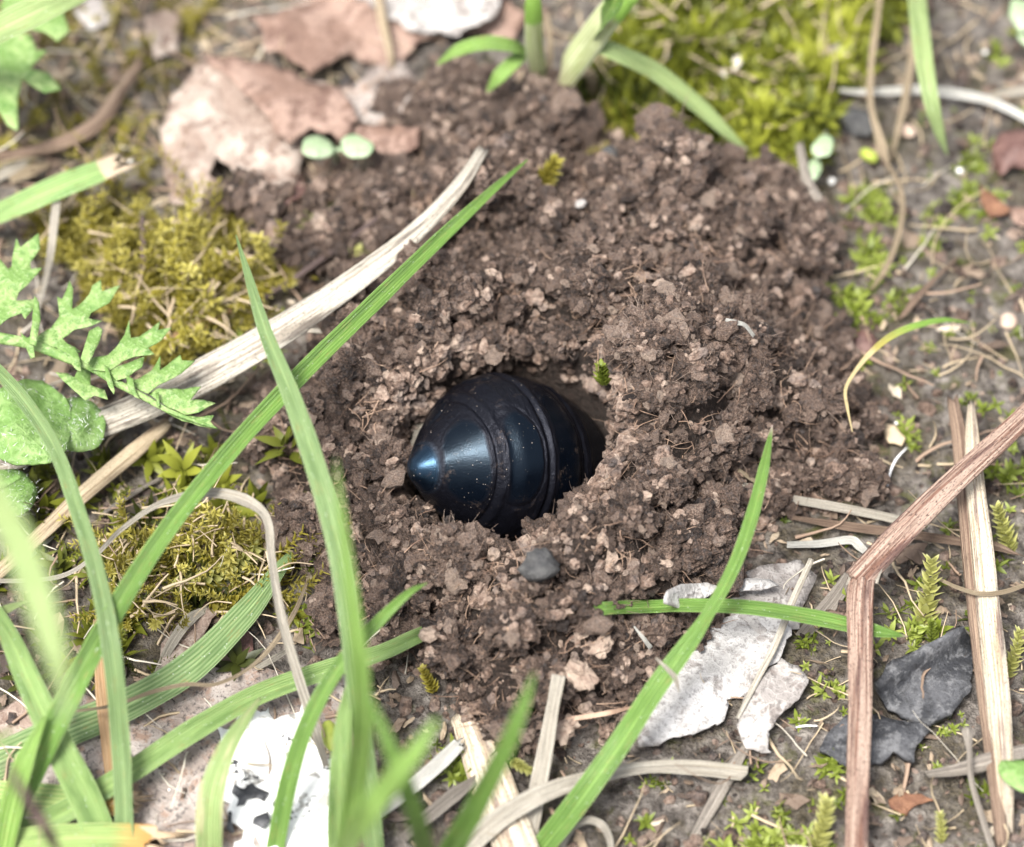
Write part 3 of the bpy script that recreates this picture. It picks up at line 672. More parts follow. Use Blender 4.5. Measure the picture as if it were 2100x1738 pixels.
blade('arching grass blade with a silvery edge over the round hairy leaf', [(-70,700,1.1),(0,765,1.2),(62,838,1.25),(118,930,1.25),(165,1060,1.2),(205,1195,1.1),(232,1340,.95),(248,1500,.6),(256,1650,.3),(258,1790,'0.0')],
      [26,32,36,36,38,42,46,46,46,44], 'blue', fold=.6, roll=-10, thick=.02)
blade('very blurred pale grass blade hanging down above the others', [(-330,1500,'0.0'),(-260,1100,2.4),(-90,960,4.2),(10,1060,4.6),(70,1200,4.6),(110,1330,4.5),(136,1470,4.4)], [40,60,64,64,66,52,6], 'pale', fold=.3)
blade('broad ribbed grass blade slanting down beside the silvery edged blade', [(-60,1190,.75),(10,1290,.75),(60,1400,.70),(120,1530,.55),(180,1650,.3),(235,1790,'0.0')], [34,44,62,72,76,74], 'ribbed', fold=.3, roll=6)
blade('flat bluish grass blade lying across the leaf litter with its tip at the heap', [(-60,1590,'0.05'),(100,1515,'0.12'),(260,1447,'0.20'),(390,1370,'0.25'),(500,1262,'0.24'),(570,1172,'0.20'),(616,1112,'0.16')], [86,86,82,78,66,36,3], 'blue', fold=.22, roll=4)
blade('grass blade with a sharp white crease running under the soil heap', [(-60,1745,'0.05'),(110,1680,.16),(260,1592,.24),(400,1500,.30),(530,1428,.30),(660,1380,.30),(780,1342,.34),(850,1310,.38),(900,1290,.22),(950,1275,.0)], [50,56,58,56,52,48,42,38,34,26], 'ribbed', fold=.6, roll=8)
blade('slender grass blade curving up over the white dropping to the heap', [(876,1196,1.1),(838,1218,1.08),(785,1268,1.0),(720,1338,.9),(664,1420,.8),(622,1510,.65),(590,1620,.4),(560,1770,'0.0')], [3,18,28,36,40,42,44,44], 'green', fold=.5, roll=-8, thick=.02)
blade('grass blade rising through the heap beside the pale silvery leaf', [(1085,1775,'0.0'),(1180,1655,.30),(1270,1530,.52),(1345,1415,.64),(1410,1325,.76),(1452,1262,.84),(1505,1165,.96),(1542,1062,1.05),(1566,965,1.15),(1584,872,1.22)], [54,58,56,52,44,30,32,32,27,4], 'green', fold=.5, roll=10, thick=.02)
blade('low green grass blade with a white tip lying over the reddish twig', [(1170,1252,.30),(1225,1250,.62),(1290,1247,.48),(1350,1245,.38),(1420,1243,.54),(1540,1248,.54),(1680,1270,.42),(1790,1294,.42),(1862,1306,.40)], [20,32,34,34,36,36,40,34,2], 'green', fold=.45, roll=6)
blade('blurred green grass blade with a purple tip in front of the heap', [(1096,1380,2.7),(1072,1450,2.6),(1035,1540,2.3),(985,1640,1.8),(930,1740,1.2),(870,1850,'0.0')], [5,26,40,50,56,56], 'green', fold=.35)
blade('blurred grass blade leaning away from the slender curved blade', [(896,1475,3.2),(850,1545,3.1),(790,1620,2.8),(730,1710,2.2),(660,1850,'0.0')], [12,36,48,52,50], 'lime', fold=.3)
blade('blurred dark green grass blade leaning against its paler neighbour', [(752,1420,3.0),(790,1510,2.9),(830,1610,2.6),(862,1710,2.0),(890,1850,'0.0')], [8,26,40,44,44], 'green', fold=.3)
blade('yellowing ribbed grass blade curving over the white dropping', [(534,1432,.62),(500,1480,.66),(462,1545,.66),(436,1625,.55),(430,1700,.35),(432,1790,'0.0')], [10,30,46,62,66,60], 'yellowing', fold=.3, roll=-6)
blade('dark ribbed grass blade standing at the edge of the white dropping', [(722,1380,.9),(706,1470,.85),(698,1570,.7),(694,1680,.35),(694,1780,'0.0')], [10,34,48,52,50], 'ribbed', fold=.35)
blade('broad light green grass blade over the lobed leaf tip', [(-120,130,.9),(-40,82,1.4),(60,32,1.6),(180,-22,1.4),(300,-70,'0.1')], [70,78,82,70,40], 'pale', fold=.3)
blade('pale hanging grass blade with a purple tip over bare soil', [(1860,-120,'0.0'),(1878,-20,.7),(1890,90,.85),(1908,200,.75),(1926,270,.55),(1944,322,.35)], [44,48,50,42,28,4], 'pale', fold=.25)
blade('cut green grass stub with a bleached ragged end on moss', [(-80,470,'0.15'),(30,425,'0.45'),(120,385,'0.55'),(190,358,'0.55'),(252,332,'0.50')], [50,58,66,62,52], 'cut', fold=.25, fray=.18, K=21)
blade('cut ribbed grass stub with a browning frayed end under the crossing blades', [(-60,1630,'0.08'),(60,1640,'0.14'),(170,1646,'0.16'),(290,1636,'0.14')], [76,80,80,74], 'cutorange', fold=.2, fray=.22, K=25)
blade('second cut grass stub with a white toothed end beside the mottled leaf', [(-60,1735,'0.10'),(90,1722,'0.16'),(220,1718,'0.18'),(345,1722,'0.15')], [60,64,70,66], 'cutorange', fold=.2, fray=.22, K=25)
blade('thin purple brown blurred grass stalk tip above the cut stubs', [(4,1552,2.9),(36,1608,2.8),(72,1665,2.6),(112,1735,2.2),(150,1850,'0.0')], [4,18,24,26,26], 'purple', fold=.2)
blade('short lime grass blade rising beside the broad ribbed blade', [(92,1470,.85),(52,1560,.7),(24,1660,.4),(0,1780,'0.0')], [10,46,58,56], 'lime', fold=.35)
blade('small pale grass tip curling beside the blurred hanging blade', [(-60,1300,.5),(0,1258,.7),(28,1244,.75),(54,1234,.75)], [26,24,16,2], 'pale', fold=.3)
blade('small blurred green grass tip above the flat bluish blade', [(-80,1560,2.4),(-20,1530,2.6),(30,1495,2.6)], [30,30,4], 'pale', fold=.3)
blade('thin withered grass with a green curved end over bare soil', [(1748,886,.52),(1738,838,.56),(1734,800,.58),(1752,765,.60),(1785,725,.60),(1828,690,.58),(1880,668,.52),(1935,657,.40),(1988,662,.20)][::-1], [3,13,17,18,15,10,9,7,3], 'withering', fold=.3)

# tuft of grass at the top of the heap
tuft_base = surf(1135, 205, 0)
tuft = empty('grass_tuft', tuft_base); tag(tuft, 'young grass tuft with whitish sheath bases growing behind the heap', 'grass tuft')
def tb(nm, pts, wd, mat, par=None, **kw): return sweep(nm, W3(pts), wd, M[mat], parent=par or tuft, **kw)
sh1 = tb('sheath', [(1132,212,'-0.05'),(1148,160,.55),(1190,100,.95),(1235,40,1.3),(1300,-30,1.6),(1340,-70,1.6)], [34,62,66,62,48,10], 'sheath', fold=-.5, thick=.05)
sh2 = tb('sheath', [(1122,212,'-0.05'),(1112,160,.4),(1098,90,.9),(1094,20,1.3),(1092,-60,1.6)], [30,44,40,36,10], 'sheath', fold=-.5, thick=.05)
tb('grass_leaf', [(1210,88,.95),(1270,112,.95),(1345,150,.75),(1430,216,.5),(1490,272,.35),(1532,308,.25)], [30,38,40,36,24,4], 'pale', sh1, fold=.3)
tb('grass_leaf', [(1085,112,.65),(1050,96,.85),(995,90,.95),(940,104,.9),(894,134,.75)], [20,30,32,28,5], 'lime', sh2, fold=.35)
tb('grass_leaf', [(1078,108,.65),(1052,130,.72),(1024,158,.68),(998,190,.55)], [24,32,30,5], 'lime', sh2, fold=.4)
tb('grass_leaf', [(1215,90,.9),(1240,40,1.4),(1262,0,1.7),(1280,-60,1.9)], [24,46,40,8], 'green', sh1, fold=.35)
tb('dead_leaf', [(1130,200,.15),(1170,165,.35),(1200,148,.42),(1214,165,.36),(1212,240,'0.03')], [14,16,20,24,14], 'tan', fold=.3)
tb('dead_leaf', [(1120,190,.2),(1128,110,.5),(1124,50,.6),(1118,20,.55)], [12,14,12,4], 'tan', fold=.3)

# ------------------------------------------------------------------ straw and dry stems
stem('thick bleached flattened straw lying from the heap into the moss', [(988,312,1.02),(940,385,1.0),(860,470,.95),(770,545,.88),(660,625,.78),(545,700,.66),(430,765,.48),(310,828,.42),(170,885,.34),(30,938,.26),(-110,985,.2)],
     [23,33,39,48,57,66,70,64,58,54,48], 'straw_thick', name='straw', cat='straw', flat=.38, groove=.10, sides=22, jag=.05)
stem('narrow tan straw slanting below the round hairy leaf', [(-60,1225,'0.10'),(60,1118,'0.16'),(170,1015,'0.2'),(270,930,'0.2'),(340,870,'0.16')], [26,30,34,36,26], 'tan', name='straw', cat='straw', flat=.35)
blade('white dry grass leaf bent over in a crook beside the heap', [(-60,1188,.3),(40,1192,.35),(130,1182,.42),(196,1140,.55),(250,1085,.75),(330,1032,.95),(425,1012,1.05),(500,1028,1.08),(546,1066,1.02),(556,1150,.92),(575,1265,.72),(612,1390,.5),(648,1500,.34),(672,1580,'0.06')],
      [9,12,15,12,12,15,24,34,22,21,26,24,22,12], 'straw', name='dry_grass_leaf', cat='dry grass', fold=.5, wav=1.0, roll=8, thick=.006, n=14)
blade('pale straw reaching from the heap under the reddish twig', [(1490,985,'0.10'),(1600,1018,'0.14'),(1720,1040,'0.14'),(1830,1062,'0.12'),(1900,1080,'0.08')], [14,20,24,24,18], 'straw', name='straw', cat='straw', fold=-.4, thick=.04)
blade('brown straw with a pale twisted tip passing under the reddish twig', [(1625,1062,'0.06'),(1740,1080,'0.10'),(1860,1095,'0.10'),(1970,1112,'0.12'),(2040,1122,'0.12'),(2086,1138,'0.10')], [10,22,24,22,28,6], 'brown', name='straw', cat='straw', fold=.4, wav=.6)
blade('short white dry leaf scrap folded beside the twig break', [(1614,1118,'0.06'),(1680,1116,'0.09'),(1742,1108,'0.10'),(1762,1120,'0.09'),(1790,1146,'0.04')], [16,20,22,24,10], 'white', name='dry_grass_leaf', cat='dry grass', fold=.4, wav=.4)
blade('thin tan straw under the pale straw at the heap edge', [(1515,965,'0.08'),(1570,1000,'0.08'),(1625,1025,'0.05')], [10,11,8], 'tan', name='straw', cat='straw', fold=-.3, thick=.03)
blade('long withered grass leaf dangling with twisted knots over bare soil', [(1815,-60,.5),(1800,40,.45),(1788,140,.40),(1786,220,.38),(1808,300,.34),(1822,338,.30),(1846,390,.26),(1848,440,.22),(1836,500,.18),(1812,555,.14),(1782,600,'0.03')], [15,20,22,17,28,9,15,20,16,20,6], 'tan', name='dry_grass_leaf', cat='dry grass', fold=.5, wav=1.6)
blade('narrow withered grass leaf running beside the dangling one', [(1880,-40,.3),(1872,90,.28),(1858,190,.26),(1840,270,.22),(1826,330,'0.06')], [18,20,22,18,10], 'tan', name='dry_grass_leaf', cat='dry grass', fold=.35, wav=.7)
blade('white dry grass leaf lying crosswise under the pale hanging blade', [(1690,172,'0.10'),(1740,188,'0.14'),(1810,188,'0.16'),(1890,184,'0.16'),(1970,194,'0.16'),(2040,212,'0.16'),(2130,258,'0.12')], [8,14,22,28,28,26,24], 'white', name='dry_grass_leaf', cat='dry grass', fold=.35, wav=.5)
blade('pale dry grass leaf meeting the crosswise white one at a slant', [(2000,205,'0.08'),(2060,192,'0.10'),(2140,180,'0.10')], [8,26,28], 'straw', name='dry_grass_leaf', cat='dry grass', fold=.3)
blade('white flat dry grass leaf coming out from under the heap', [(1146,1385,.56),(1134,1450,.46),(1118,1540,.32),(1098,1640,.18),(1072,1770,'0.05')], [34,32,40,44,46], 'straw', name='dry_grass_leaf', cat='dry grass', fold=.12)
stem('thick pinkish streaked stem lying beneath the white flat leaf', [(958,1470,.05),(990,1550,.10),(1020,1640,.10),(1052,1720,.10),(1080,1800,.06)], [60,78,84,84,80], 'stalk', flat=.5, sides=22, groove=.14)
blade('long bleached grass leaf bowing out over bare ground to a blunt end', [(930,1770,'0.08'),(1010,1690,.22),(1110,1630,.28),(1230,1592,.26),(1330,1574,.20),(1430,1576,.16),(1536,1588,.12)], [46,52,46,36,30,38,36], 'straw', name='dry_grass_leaf', cat='dry grass', fold=.3, wav=.3)
blade('white straw leaning up to the mossy foot of the heap', [(770,1672,'0.08'),(850,1610,'0.16'),(905,1562,'0.18'),(948,1520,'0.16')], [30,36,38,32], 'white', name='dry_grass_leaf', cat='dry grass', fold=.25)
blade('grey brown dry leaf strip beside the white leaning straw', [(826,1720,'0.10'),(880,1672,'0.14'),(930,1632,'0.14'),(985,1592,'0.10')], [20,34,36,16], 'grey', name='dry_grass_leaf', cat='dry grass', fold=.3)
blade('curled dry grass loop lying on bare ground', [(1150,1740,'0.06'),(1172,1700,'0.14'),(1205,1682,'0.22'),(1236,1694,'0.22'),(1252,1730,'0.14'),(1250,1790,'0.06')], [14,18,18,20,16,12], 'straw', name='dry_grass_leaf', cat='dry grass', fold=.35, wav=.6)
stem('grey split straw running out from under the silvery leaf', [(1425,1715,'0.03'),(1462,1650,'0.05'),(1500,1580,'0.06'),(1535,1525,'0.05')], [18,26,28,16], 'grey', name='straw', cat='straw', flat=.4)
blade('bleached dry grass leaf standing behind the crossing blades', [(196,1270,.35),(205,1340,.30),(212,1430,.22),(224,1540,.14),(236,1660,'0.03')], [12,30,38,36,26], 'orange', name='dry_grass_leaf', cat='dry grass', fold=.25)
blade('thin wavy dry grass thread over the mottled leaf', [(130,1462,.35),(230,1448,.35),(310,1420,.35),(380,1404,.34),(440,1404,.34),(500,1378,.34),(545,1340,.32),(580,1295,.3),(612,1240,.28),(640,1165,'0.06')], [6,8,10,10,9,8,12,14,12,4], 'tan', name='dry_grass_thread', cat='dry grass', fold=.3, wav=.5)
blade('short dry straw leaning out of the wavy thread', [(524,1372,'0.10'),(560,1352,'0.14'),(596,1330,'0.13')], [12,16,8], 'straw', name='straw', cat='straw', fold=.2)
blade('tan straw with an orange edge beside the lobed leaf tips', [(322,712,'0.20'),(370,685,'0.22'),(425,660,'0.22'),(476,634,'0.20')], [16,22,24,14], 'orange', name='straw', cat='straw', fold=-.4, thick=.04)
blade('grey straw lying under the orange edged one', [(300,735,'0.08'),(370,712,'0.12'),(440,680,'0.12'),(560,634,'0.06')], [14,18,18,10], 'grey', name='straw', cat='straw', fold=-.4, thick=.04)
stem('thin dark twig angled behind the bleached straw', [(530,618,'0.10'),(620,560,'0.22'),(720,488,'0.14'),(800,430,'0.06'),(866,384,'0.05')], [10,12,12,10,8], 'twig_dark', name='twig', cat='twig', flat=1)
blade('pale upright dry stalk in the ochre moss', [(118,398,.5),(112,450,.5),(104,520,.42),(92,580,.2),(76,640,'0.05')], [22,24,20,14,10], 'straw', name='dry_grass_leaf', cat='dry grass', fold=.2)
stem('dark reddish moss stalk standing in the ochre moss', [(292,446,.45),(294,520,.40),(290,590,.25),(286,650,'0.0')], [8,14,16,14], 'twig_dark', name='twig', cat='twig', flat=1)
stem('rough brown twig forking through the litter beside the lobed leaf', [(-40,330,'0.10'),(60,312,'0.14'),(140,290,'0.16'),(205,250,'0.16'),(245,190,'0.16'),(290,130,'0.12')], [14,20,30,34,26,16], 'brown', name='twig', cat='twig', flat=.8, groove=.3)
stem('thin tan stem crossing the rusty leaf pieces', [(772,-40,.3),(784,40,.3),(800,110,.24),(806,160,'0.03')], [18,20,16,10], 'tan', flat=.7)
blade('tan brown dry leaf sliver behind the withered green ended grass', [(1965,528,'0.04'),(1920,570,'0.10'),(1880,612,'0.12'),(1846,655,'0.06')], [6,12,18,12], 'brown', name='dry_grass_leaf', cat='dry grass', fold=.3)
stem('brown knobbly twig crossing the foot of the pale split stalk', [(1905,1588,.12),(1960,1580,.16),(2010,1568,.20),(2060,1552,.22),(2140,1535,.2)], [12,20,30,26,24], 'grey', name='twig', cat='twig', flat=.8, groove=.35)
stem('thin grey stalk with a flared top crossing the knobbly twig', [(1984,1500,.40),(1988,1540,.36),(1992,1600,.26),(2012,1670,.16),(2044,1770,'0.02')], [22,10,11,12,12], 'grey', flat=.8)
blade('thin curved tan grass stem arching over the pale split stalk', [(1926,1188,.2),(1965,1206,.32),(2010,1218,.40),(2060,1214,.36),(2130,1190,.25)], [8,10,12,12,10], 'tan', name='dry_grass_leaf', cat='dry grass', fold=.3)
blade('grey dry leaf strip behind the break of the reddish twig', [(1640,1310,'0.03'),(1680,1265,'0.06'),(1720,1215,'0.08'),(1745,1170,'0.06')], [30,44,40,20], 'grey', name='dry_grass_leaf', cat='dry grass', fold=.12)
blade('tan bark sliver lying on the heap edge under the cushion moss', [(1440,325,'0.08'),(1500,340,'0.12'),(1550,348,'0.12'),(1592,350,'0.08')], [12,24,26,16], 'tan', name='bark_sliver', cat='bark', fold=-.3, thick=.03)
stem('grey wood splinter leaning on the heap edge below the tiny sprout', [(1640,300,.35),(1655,370,.32),(1680,420,.26),(1712,478,'0.05')], [16,22,28,16], 'grey', name='wood_splinter', cat='splinter', flat=.6, groove=.2)
blade('tan grass stem lying below the bleached straw end by the moss', [(20,370,'0.10'),(60,352,'0.14'),(100,338,'0.10')], [20,34,14], 'tan', name='dry_grass_leaf', cat='dry grass', fold=.2)
blade('yellowed dry grass scrap beside the cut green stub', [(-30,372,'0.06'),(20,350,'0.10'),(62,328,'0.06')], [24,34,12], 'straw', name='dry_grass_leaf', cat='dry grass', fold=.2)
blade('white dry scrap lying under the slanting blades on the moss', [(-20,1210,'0.06'),(50,1150,'0.08'),(110,1100,'0.06')], [12,16,8], 'white', name='dry_grass_leaf', cat='dry grass', fold=.3)
blade('pinkish pale dry strip slanting to the moss beside the bent white leaf', [(318,1388,'0.06'),(352,1320,'0.14'),(390,1270,'0.14'),(434,1244,'0.08')], [12,26,30,10], 'straw', name='dry_grass_leaf', cat='dry grass', fold=.2)
stem('grey twig lying over the moss below the lobed leaf', [(210,1055,'0.05'),(270,1015,'0.08'),(340,975,'0.05')], [8,10,6], 'grey', name='twig', cat='twig', flat=1)

# the two stout twigs
tw0 = at(1765, 1185, .5)
tw = empty('broken_twig', tw0); tag(tw, 'reddish brown twig snapped into two lengths and bent at a sharp angle', 'twig')
upper = sweep('upper_length', W3([(2170,790,.62),(2060,895,.62),(1950,995,.60),(1850,1095,.56),(1762,1188,.50)]), [40,43,46,52,48], M['twig'], parent=tw, kind='stem', flat=.8, groove=.2, sides=22, jag=.05)
sweep('lower_length', W3([(1772,1168,.48),(1764,1230,.50),(1764,1330,.46),(1764,1450,.42),(1760,1600,.34),(1756,1790,.22)]), [44,50,46,43,42,40], M['twig'], parent=tw, kind='stem', flat=.75, groove=.2, sides=22, jag=.06)
for k in range(7):
    x = 1740 + 9 * k + random.uniform(-4, 4); L_ = random.uniform(14, 44); dx = random.uniform(-8, 26)
    sweep('splinter', W3([(x, 1200 + random.uniform(-6, 6), .50), (x + dx * .5, 1192 - L_ * .5, .53), (x + dx, 1190 - L_, .50 + random.uniform(-.03, .08))]), [random.uniform(5, 12), 6, 1.5], M['straw' if k % 3 == 0 else 'twig'], parent=upper, kind='stem', sides=6, flat=.5, groove=0, jag=0)
st0 = at(1990, 900, .2)
stt = empty('split_stalk', st0); tag(stt, 'pale flattened stalk with purple edges and a forked split top', 'stalk')
sweep('stalk_half', W3([(1956,832,.30),(1968,900,.30),(1978,1000,.30),(1990,1120,.28),(2006,1270,.26),(2026,1440,.24),(2044,1600,.2),(2054,1720,'0.03')]), [22,30,34,36,36,34,30,24], M['brown'], parent=stt, kind='stem', flat=.7, groove=.16, jag=.09)
sweep('stalk_half', W3([(1992,836,.34),(1994,900,.36),(2000,1000,.36),(2014,1120,.34),(2030,1270,.32),(2048,1440,.28),(2060,1600,.22),(2066,1690,'0.05')]), [14,28,38,42,46,44,36,26], M['stalk'], parent=stt, kind='stem', flat=.6, groove=.16, jag=.09)

# ------------------------------------------------------------------ leaves
SHEETS = []
def leaf(label, outline, mat, name='dead_leaf', cat='leaf', **kw):
    if name in ('dead_leaf', 'bird_dropping', 'bark_flake') and 'h' in kw: SHEETS.append(outline)
    return tag(sheet(name, outline, M[mat], **kw), label, cat)
leaf('large crumpled pinkish dead leaf with torn holes behind the heap', [(328,262),(352,205),(412,118),(470,150),(520,128),(570,150),(640,165),(722,178),(715,240),(650,262),(618,330),(598,392),(545,405),(500,398),(478,352),(440,322),(430,352),(462,398),(440,462),(392,428),(350,418),(335,350)], 'leaf_pink', h=.16, curl=.10, seed=3, ragged=7)
leaf('rusty brown folded leaf flap over the pinkish leaf', [(412,118),(470,112),(560,130),(700,185),(735,250),(700,288),(640,262),(590,300),(560,262),(520,210),(470,160)], 'leaf_rust', h=.28, curl=.10, seed=9, ragged=8)
leaf('pale rusty leaf piece beneath a thin tan stem', [(520,40),(600,10),(700,-30),(860,-40),(1010,-30),(1080,30),(1050,90),(960,60),(860,82),(800,150),(720,112),(640,150),(590,120),(540,100)], 'leaf_rust', h=.14, curl=.09, seed=14, ragged=8)
leaf('whitish grey weathered leaf lying on the rusty leaf', [(680,-40),(760,10),(840,62),(940,70),(1010,30),(1040,-20),(1000,-70),(800,-80)], 'leaf_grey', h=.26, curl=.08, seed=19, ragged=6)
leaf('curled rust coloured leaf strip above the small round seed leaves', [(688,270),(740,252),(800,258),(862,262),(858,300),(800,318),(740,296),(690,292)], 'leaf_rust', h=.22, curl=.04, seed=23, ragged=4, dome=.10)
leaf('greyish leaf scrap covered by crumbs at the heap top', [(705,190),(760,140),(830,120),(860,170),(820,240),(760,262),(712,244)], 'leaf_mottle', h=.14, curl=.08, seed=25, ragged=6)
leaf('smooth purplish grey leaf fragment at the heap foot', [(540,352),(575,330),(615,345),(625,392),(590,420),(548,400)], 'redleaf', h=.20, curl=.05, seed=27, ragged=3)
sil = empty('dead_leaf', surf(1500, 1420, 0)); tag(sil, 'silvery pale dead leaf torn along its straight pale midrib beside the heap', 'leaf')
for out_, mt_, h_, sd_ in (([(1306,1500),(1345,1430),(1368,1372),(1410,1312),(1470,1272),(1540,1255),(1612,1262),(1622,1300),(1596,1352),(1548,1402),(1518,1432),(1492,1432),(1488,1475),(1452,1496),(1400,1510),(1312,1535)], 'leaf_white', .10, 31), ([(1520,1432),(1560,1390),(1600,1352),(1640,1362),(1662,1392),(1636,1436),(1592,1472),(1580,1500),(1578,1545),(1546,1540),(1520,1520),(1510,1478)], 'leaf_grey', .13, 33)):
    SHEETS.append(out_); sheet('leaf_half', out_, M[mt_], h=h_, parent=sil, curl=.045, seed=sd_, ragged=6)
sweep('midrib', W3([(1664,1148,.30),(1630,1222,.28),(1590,1322,.24),(1550,1400,.20),(1512,1474,.16)]), [12,14,14,12,8], M['straw'], parent=sil, kind='stem', flat=.7)
leaf('dim grey leaf shaded under the green white tipped blade', [(1500,1190),(1560,1160),(1640,1150),(1672,1178),(1650,1240),(1640,1290),(1560,1300),(1500,1262)], 'leaf_grey', h=.05, curl=.05, seed=35, ragged=5)
leaf('lacy white leaf skeleton scrap on the heap edge', [(1362,1238),(1372,1212),(1400,1198),(1450,1194),(1474,1206),(1455,1222),(1420,1236),(1408,1248),(1380,1244)], 'leaf_white', h=.26, curl=.04, seed=37, ragged=3, step=9)
leaf('second lacy leaf skeleton scrap beside the green upright blade', [(1500,1196),(1530,1186),(1580,1190),(1596,1198),(1560,1212),(1520,1212)], 'leaf_white', h=.20, curl=.03, seed=39, ragged=3, step=9)
leaf('mottled grey brown leaf under the white dropping', [(70,1480),(160,1420),(260,1440),(330,1402),(420,1372),(520,1368),(600,1378),(690,1372),(735,1400),(742,1520),(720,1640),(700,1790),(300,1800),(120,1790),(60,1640)], 'leaf_mottle', h=.07, curl=.05, seed=41, ragged=7)
drop = leaf('white splash of bird dropping dried on the mottled leaf', [(432,1520),(448,1488),(476,1492),(490,1462),(520,1470),(534,1440),(560,1452),(572,1478),(604,1462),(622,1438),(636,1478),(644,1530),(662,1560),(690,1548),(702,1600),(692,1660),(704,1720),(684,1800),(520,1800),(512,1760),(488,1742),(492,1702),(462,1690),(470,1650),(440,1622),(462,1590),(438,1560)], 'dropping', name='bird_dropping', cat='dropping', h=.115, curl=.05, seed=43, ragged=11, thick=.02)
for k_, fl_ in enumerate([[(468,1640),(478,1612),(502,1618),(520,1606),(552,1622),(540,1640),(512,1634),(498,1650),(480,1652)], [(520,1690),(528,1668),(552,1660),(556,1682),(538,1702)], [(462,1662),(476,1668),(474,1704),(462,1698)]]):
    sheet('dark_flake', fl_, M['bark'], h=.15, parent=drop, curl=.02, seed=45 + k_, ragged=7, step=7)
leaf('pinkish pale leaf corner behind the flat bluish blade', [(330,1322),(362,1280),(420,1244),(446,1250),(420,1300),(380,1352),(332,1380)], 'leaf_pink', h=.10, curl=.05, seed=47, ragged=3)
leaf('brown leaf scrap under the broad ribbed blade', [(-20,1470),(60,1420),(120,1440),(140,1500),(60,1560),(-20,1560)], 'leaf_pink', h=.05, curl=.05, seed=49, ragged=5)
leaf('dark red curled leaf tip beside the wavy dry thread', [(470,1306),(490,1282),(516,1300),(520,1330),(498,1360),(490,1392),(484,1350)], 'redleaf', h=.08, curl=.05, seed=51, ragged=3, step=9)
leaf('slate grey bark flake with a rough raised ridge beside the split stalk', [(1802,1424),(1806,1388),(1822,1360),(1870,1340),(1920,1310),(1974,1286),(1990,1310),(1996,1370),(1988,1420),(1950,1462),(1900,1478),(1850,1468),(1822,1452)], 'bark', name='bark_flake', cat='bark', h=.08, curl=.05, seed=53, ragged=4, thick=.05, hfun=lambda x, y: .16 * sstep(40, -10, (y - 1287) - (1975 - x) * .62 - 12))
leaf('dark slate bark flake lying under the reddish twig', [(1684,1536),(1700,1500),(1735,1468),(1790,1462),(1840,1478),(1890,1478),(1912,1500),(1880,1528),(1872,1560),(1830,1540),(1800,1566),(1750,1572),(1706,1552)], 'bark', name='bark_flake', cat='bark', h=.07, curl=.05, seed=55, ragged=5, thick=.05)
leaf('rust orange leaf scrap on bare soil beside the twig foot', [(1822,1640),(1852,1626),(1900,1630),(1918,1640),(1880,1652),(1858,1672),(1830,1664)], 'rust', name='leaf_scrap', h=.08, curl=.05, seed=57, ragged=4, step=9)
leaf('dark red leaf curled at the picture edge above mossy soil', [(2030,300),(2052,272),(2092,262),(2130,270),(2130,350),(2080,342),(2052,362),(2034,340)], 'redleaf', h=.12, curl=.08, seed=59, ragged=4, dome=.08)
leaf('brown pointed leaf scrap below the dark red leaf', [(2004,376),(2040,402),(2072,428),(2064,440),(2030,448),(2016,420)], 'rust', name='leaf_scrap', h=.10, curl=.06, seed=61, ragged=4)
leaf('flat tan leaf scrap at the picture edge by the brown pointed one', [(2068,430),(2110,420),(2130,440),(2120,470),(2080,458)], 'leaf_rust', name='leaf_scrap', h=.06, curl=.04, seed=62, ragged=4)
leaf('brown yellow leaf scrap beside the withered grass end', [(1812,868),(1836,872),(1856,900),(1850,914),(1824,908),(1812,888)], 'tan', name='leaf_scrap', h=.06, curl=.03, seed=63, ragged=2, step=8)
leaf('small dark red leaf scrap half under the heap edge', [(1740,690),(1782,672),(1800,700),(1780,740),(1752,720)], 'redleaf', name='leaf_scrap', h=.08, curl=.05, seed=65, ragged=3, step=9)
leaf('bleached leaf scrap in the bright cushion moss', [(1474,150),(1500,122),(1524,104),(1520,130),(1490,162)], 'straw', name='leaf_scrap', h=.22, curl=.03, seed=67, ragged=2, step=9)
leaf('pale grey leaf scrap between moss and bare soil', [(1672,98),(1720,92),(1752,96),(1742,120),(1690,118)], 'leaf_grey', name='leaf_scrap', h=.16, curl=.03, seed=69, ragged=3, step=9)
leaf('pale leaf scrap behind the lobed leaf among moss', [(150,20),(190,-10),(240,10),(226,48),(180,62)], 'leaf_grey', name='leaf_scrap', h=.12, curl=.04, seed=71, ragged=3)
leaf('brown leaf scrap in the litter above the pinkish leaf', [(296,40),(340,10),(372,40),(362,110),(316,120)], 'leaf_pink', name='leaf_scrap', h=.08, curl=.05, seed=73, ragged=4)

# small green leaves
sd0 = empty('seedling', surf(690, 325, 0)); tag(sd0, 'seedling with two small round mint green seed leaves beside the pinkish leaf', 'seedling')
sheet('seed_leaf', ell(652, 302, 35, 23, 8, seed=1), M['mint'], absolute=.46, parent=sd0, curl=.03, seed=75, ragged=1, step=9, dome=.03, tilt=(-.25, 0))
sheet('seed_leaf', ell(731, 300, 34, 23, 10, seed=2), M['mint'], absolute=.46, parent=sd0, curl=.03, seed=77, ragged=1, step=9, dome=.03, tilt=(.25, 0))
sweep('stalk', W3([(655, 303, .46), (688, 308, .40), (728, 302, .46)]), [9, 12, 9], M['mint'], parent=sd0, kind='stem', sides=8)
sweep('stalk', W3([(690, 308, .40), (691, 330, '0.0')]), [10, 11], M['mint'], parent=sd0, kind='stem', sides=8)
sp_ = empty('tiny_sprout', surf(1672, 370, 0)); tag(sp_, 'tiny two leaved mint green sprout at the edge of the cushion moss', 'sprout')
sheet('seed_leaf', ell(1688, 300, 26, 20, -50, seed=3), M['mint'], absolute=.42, parent=sp_, curl=.02, seed=79, ragged=1, step=8, dome=.03)
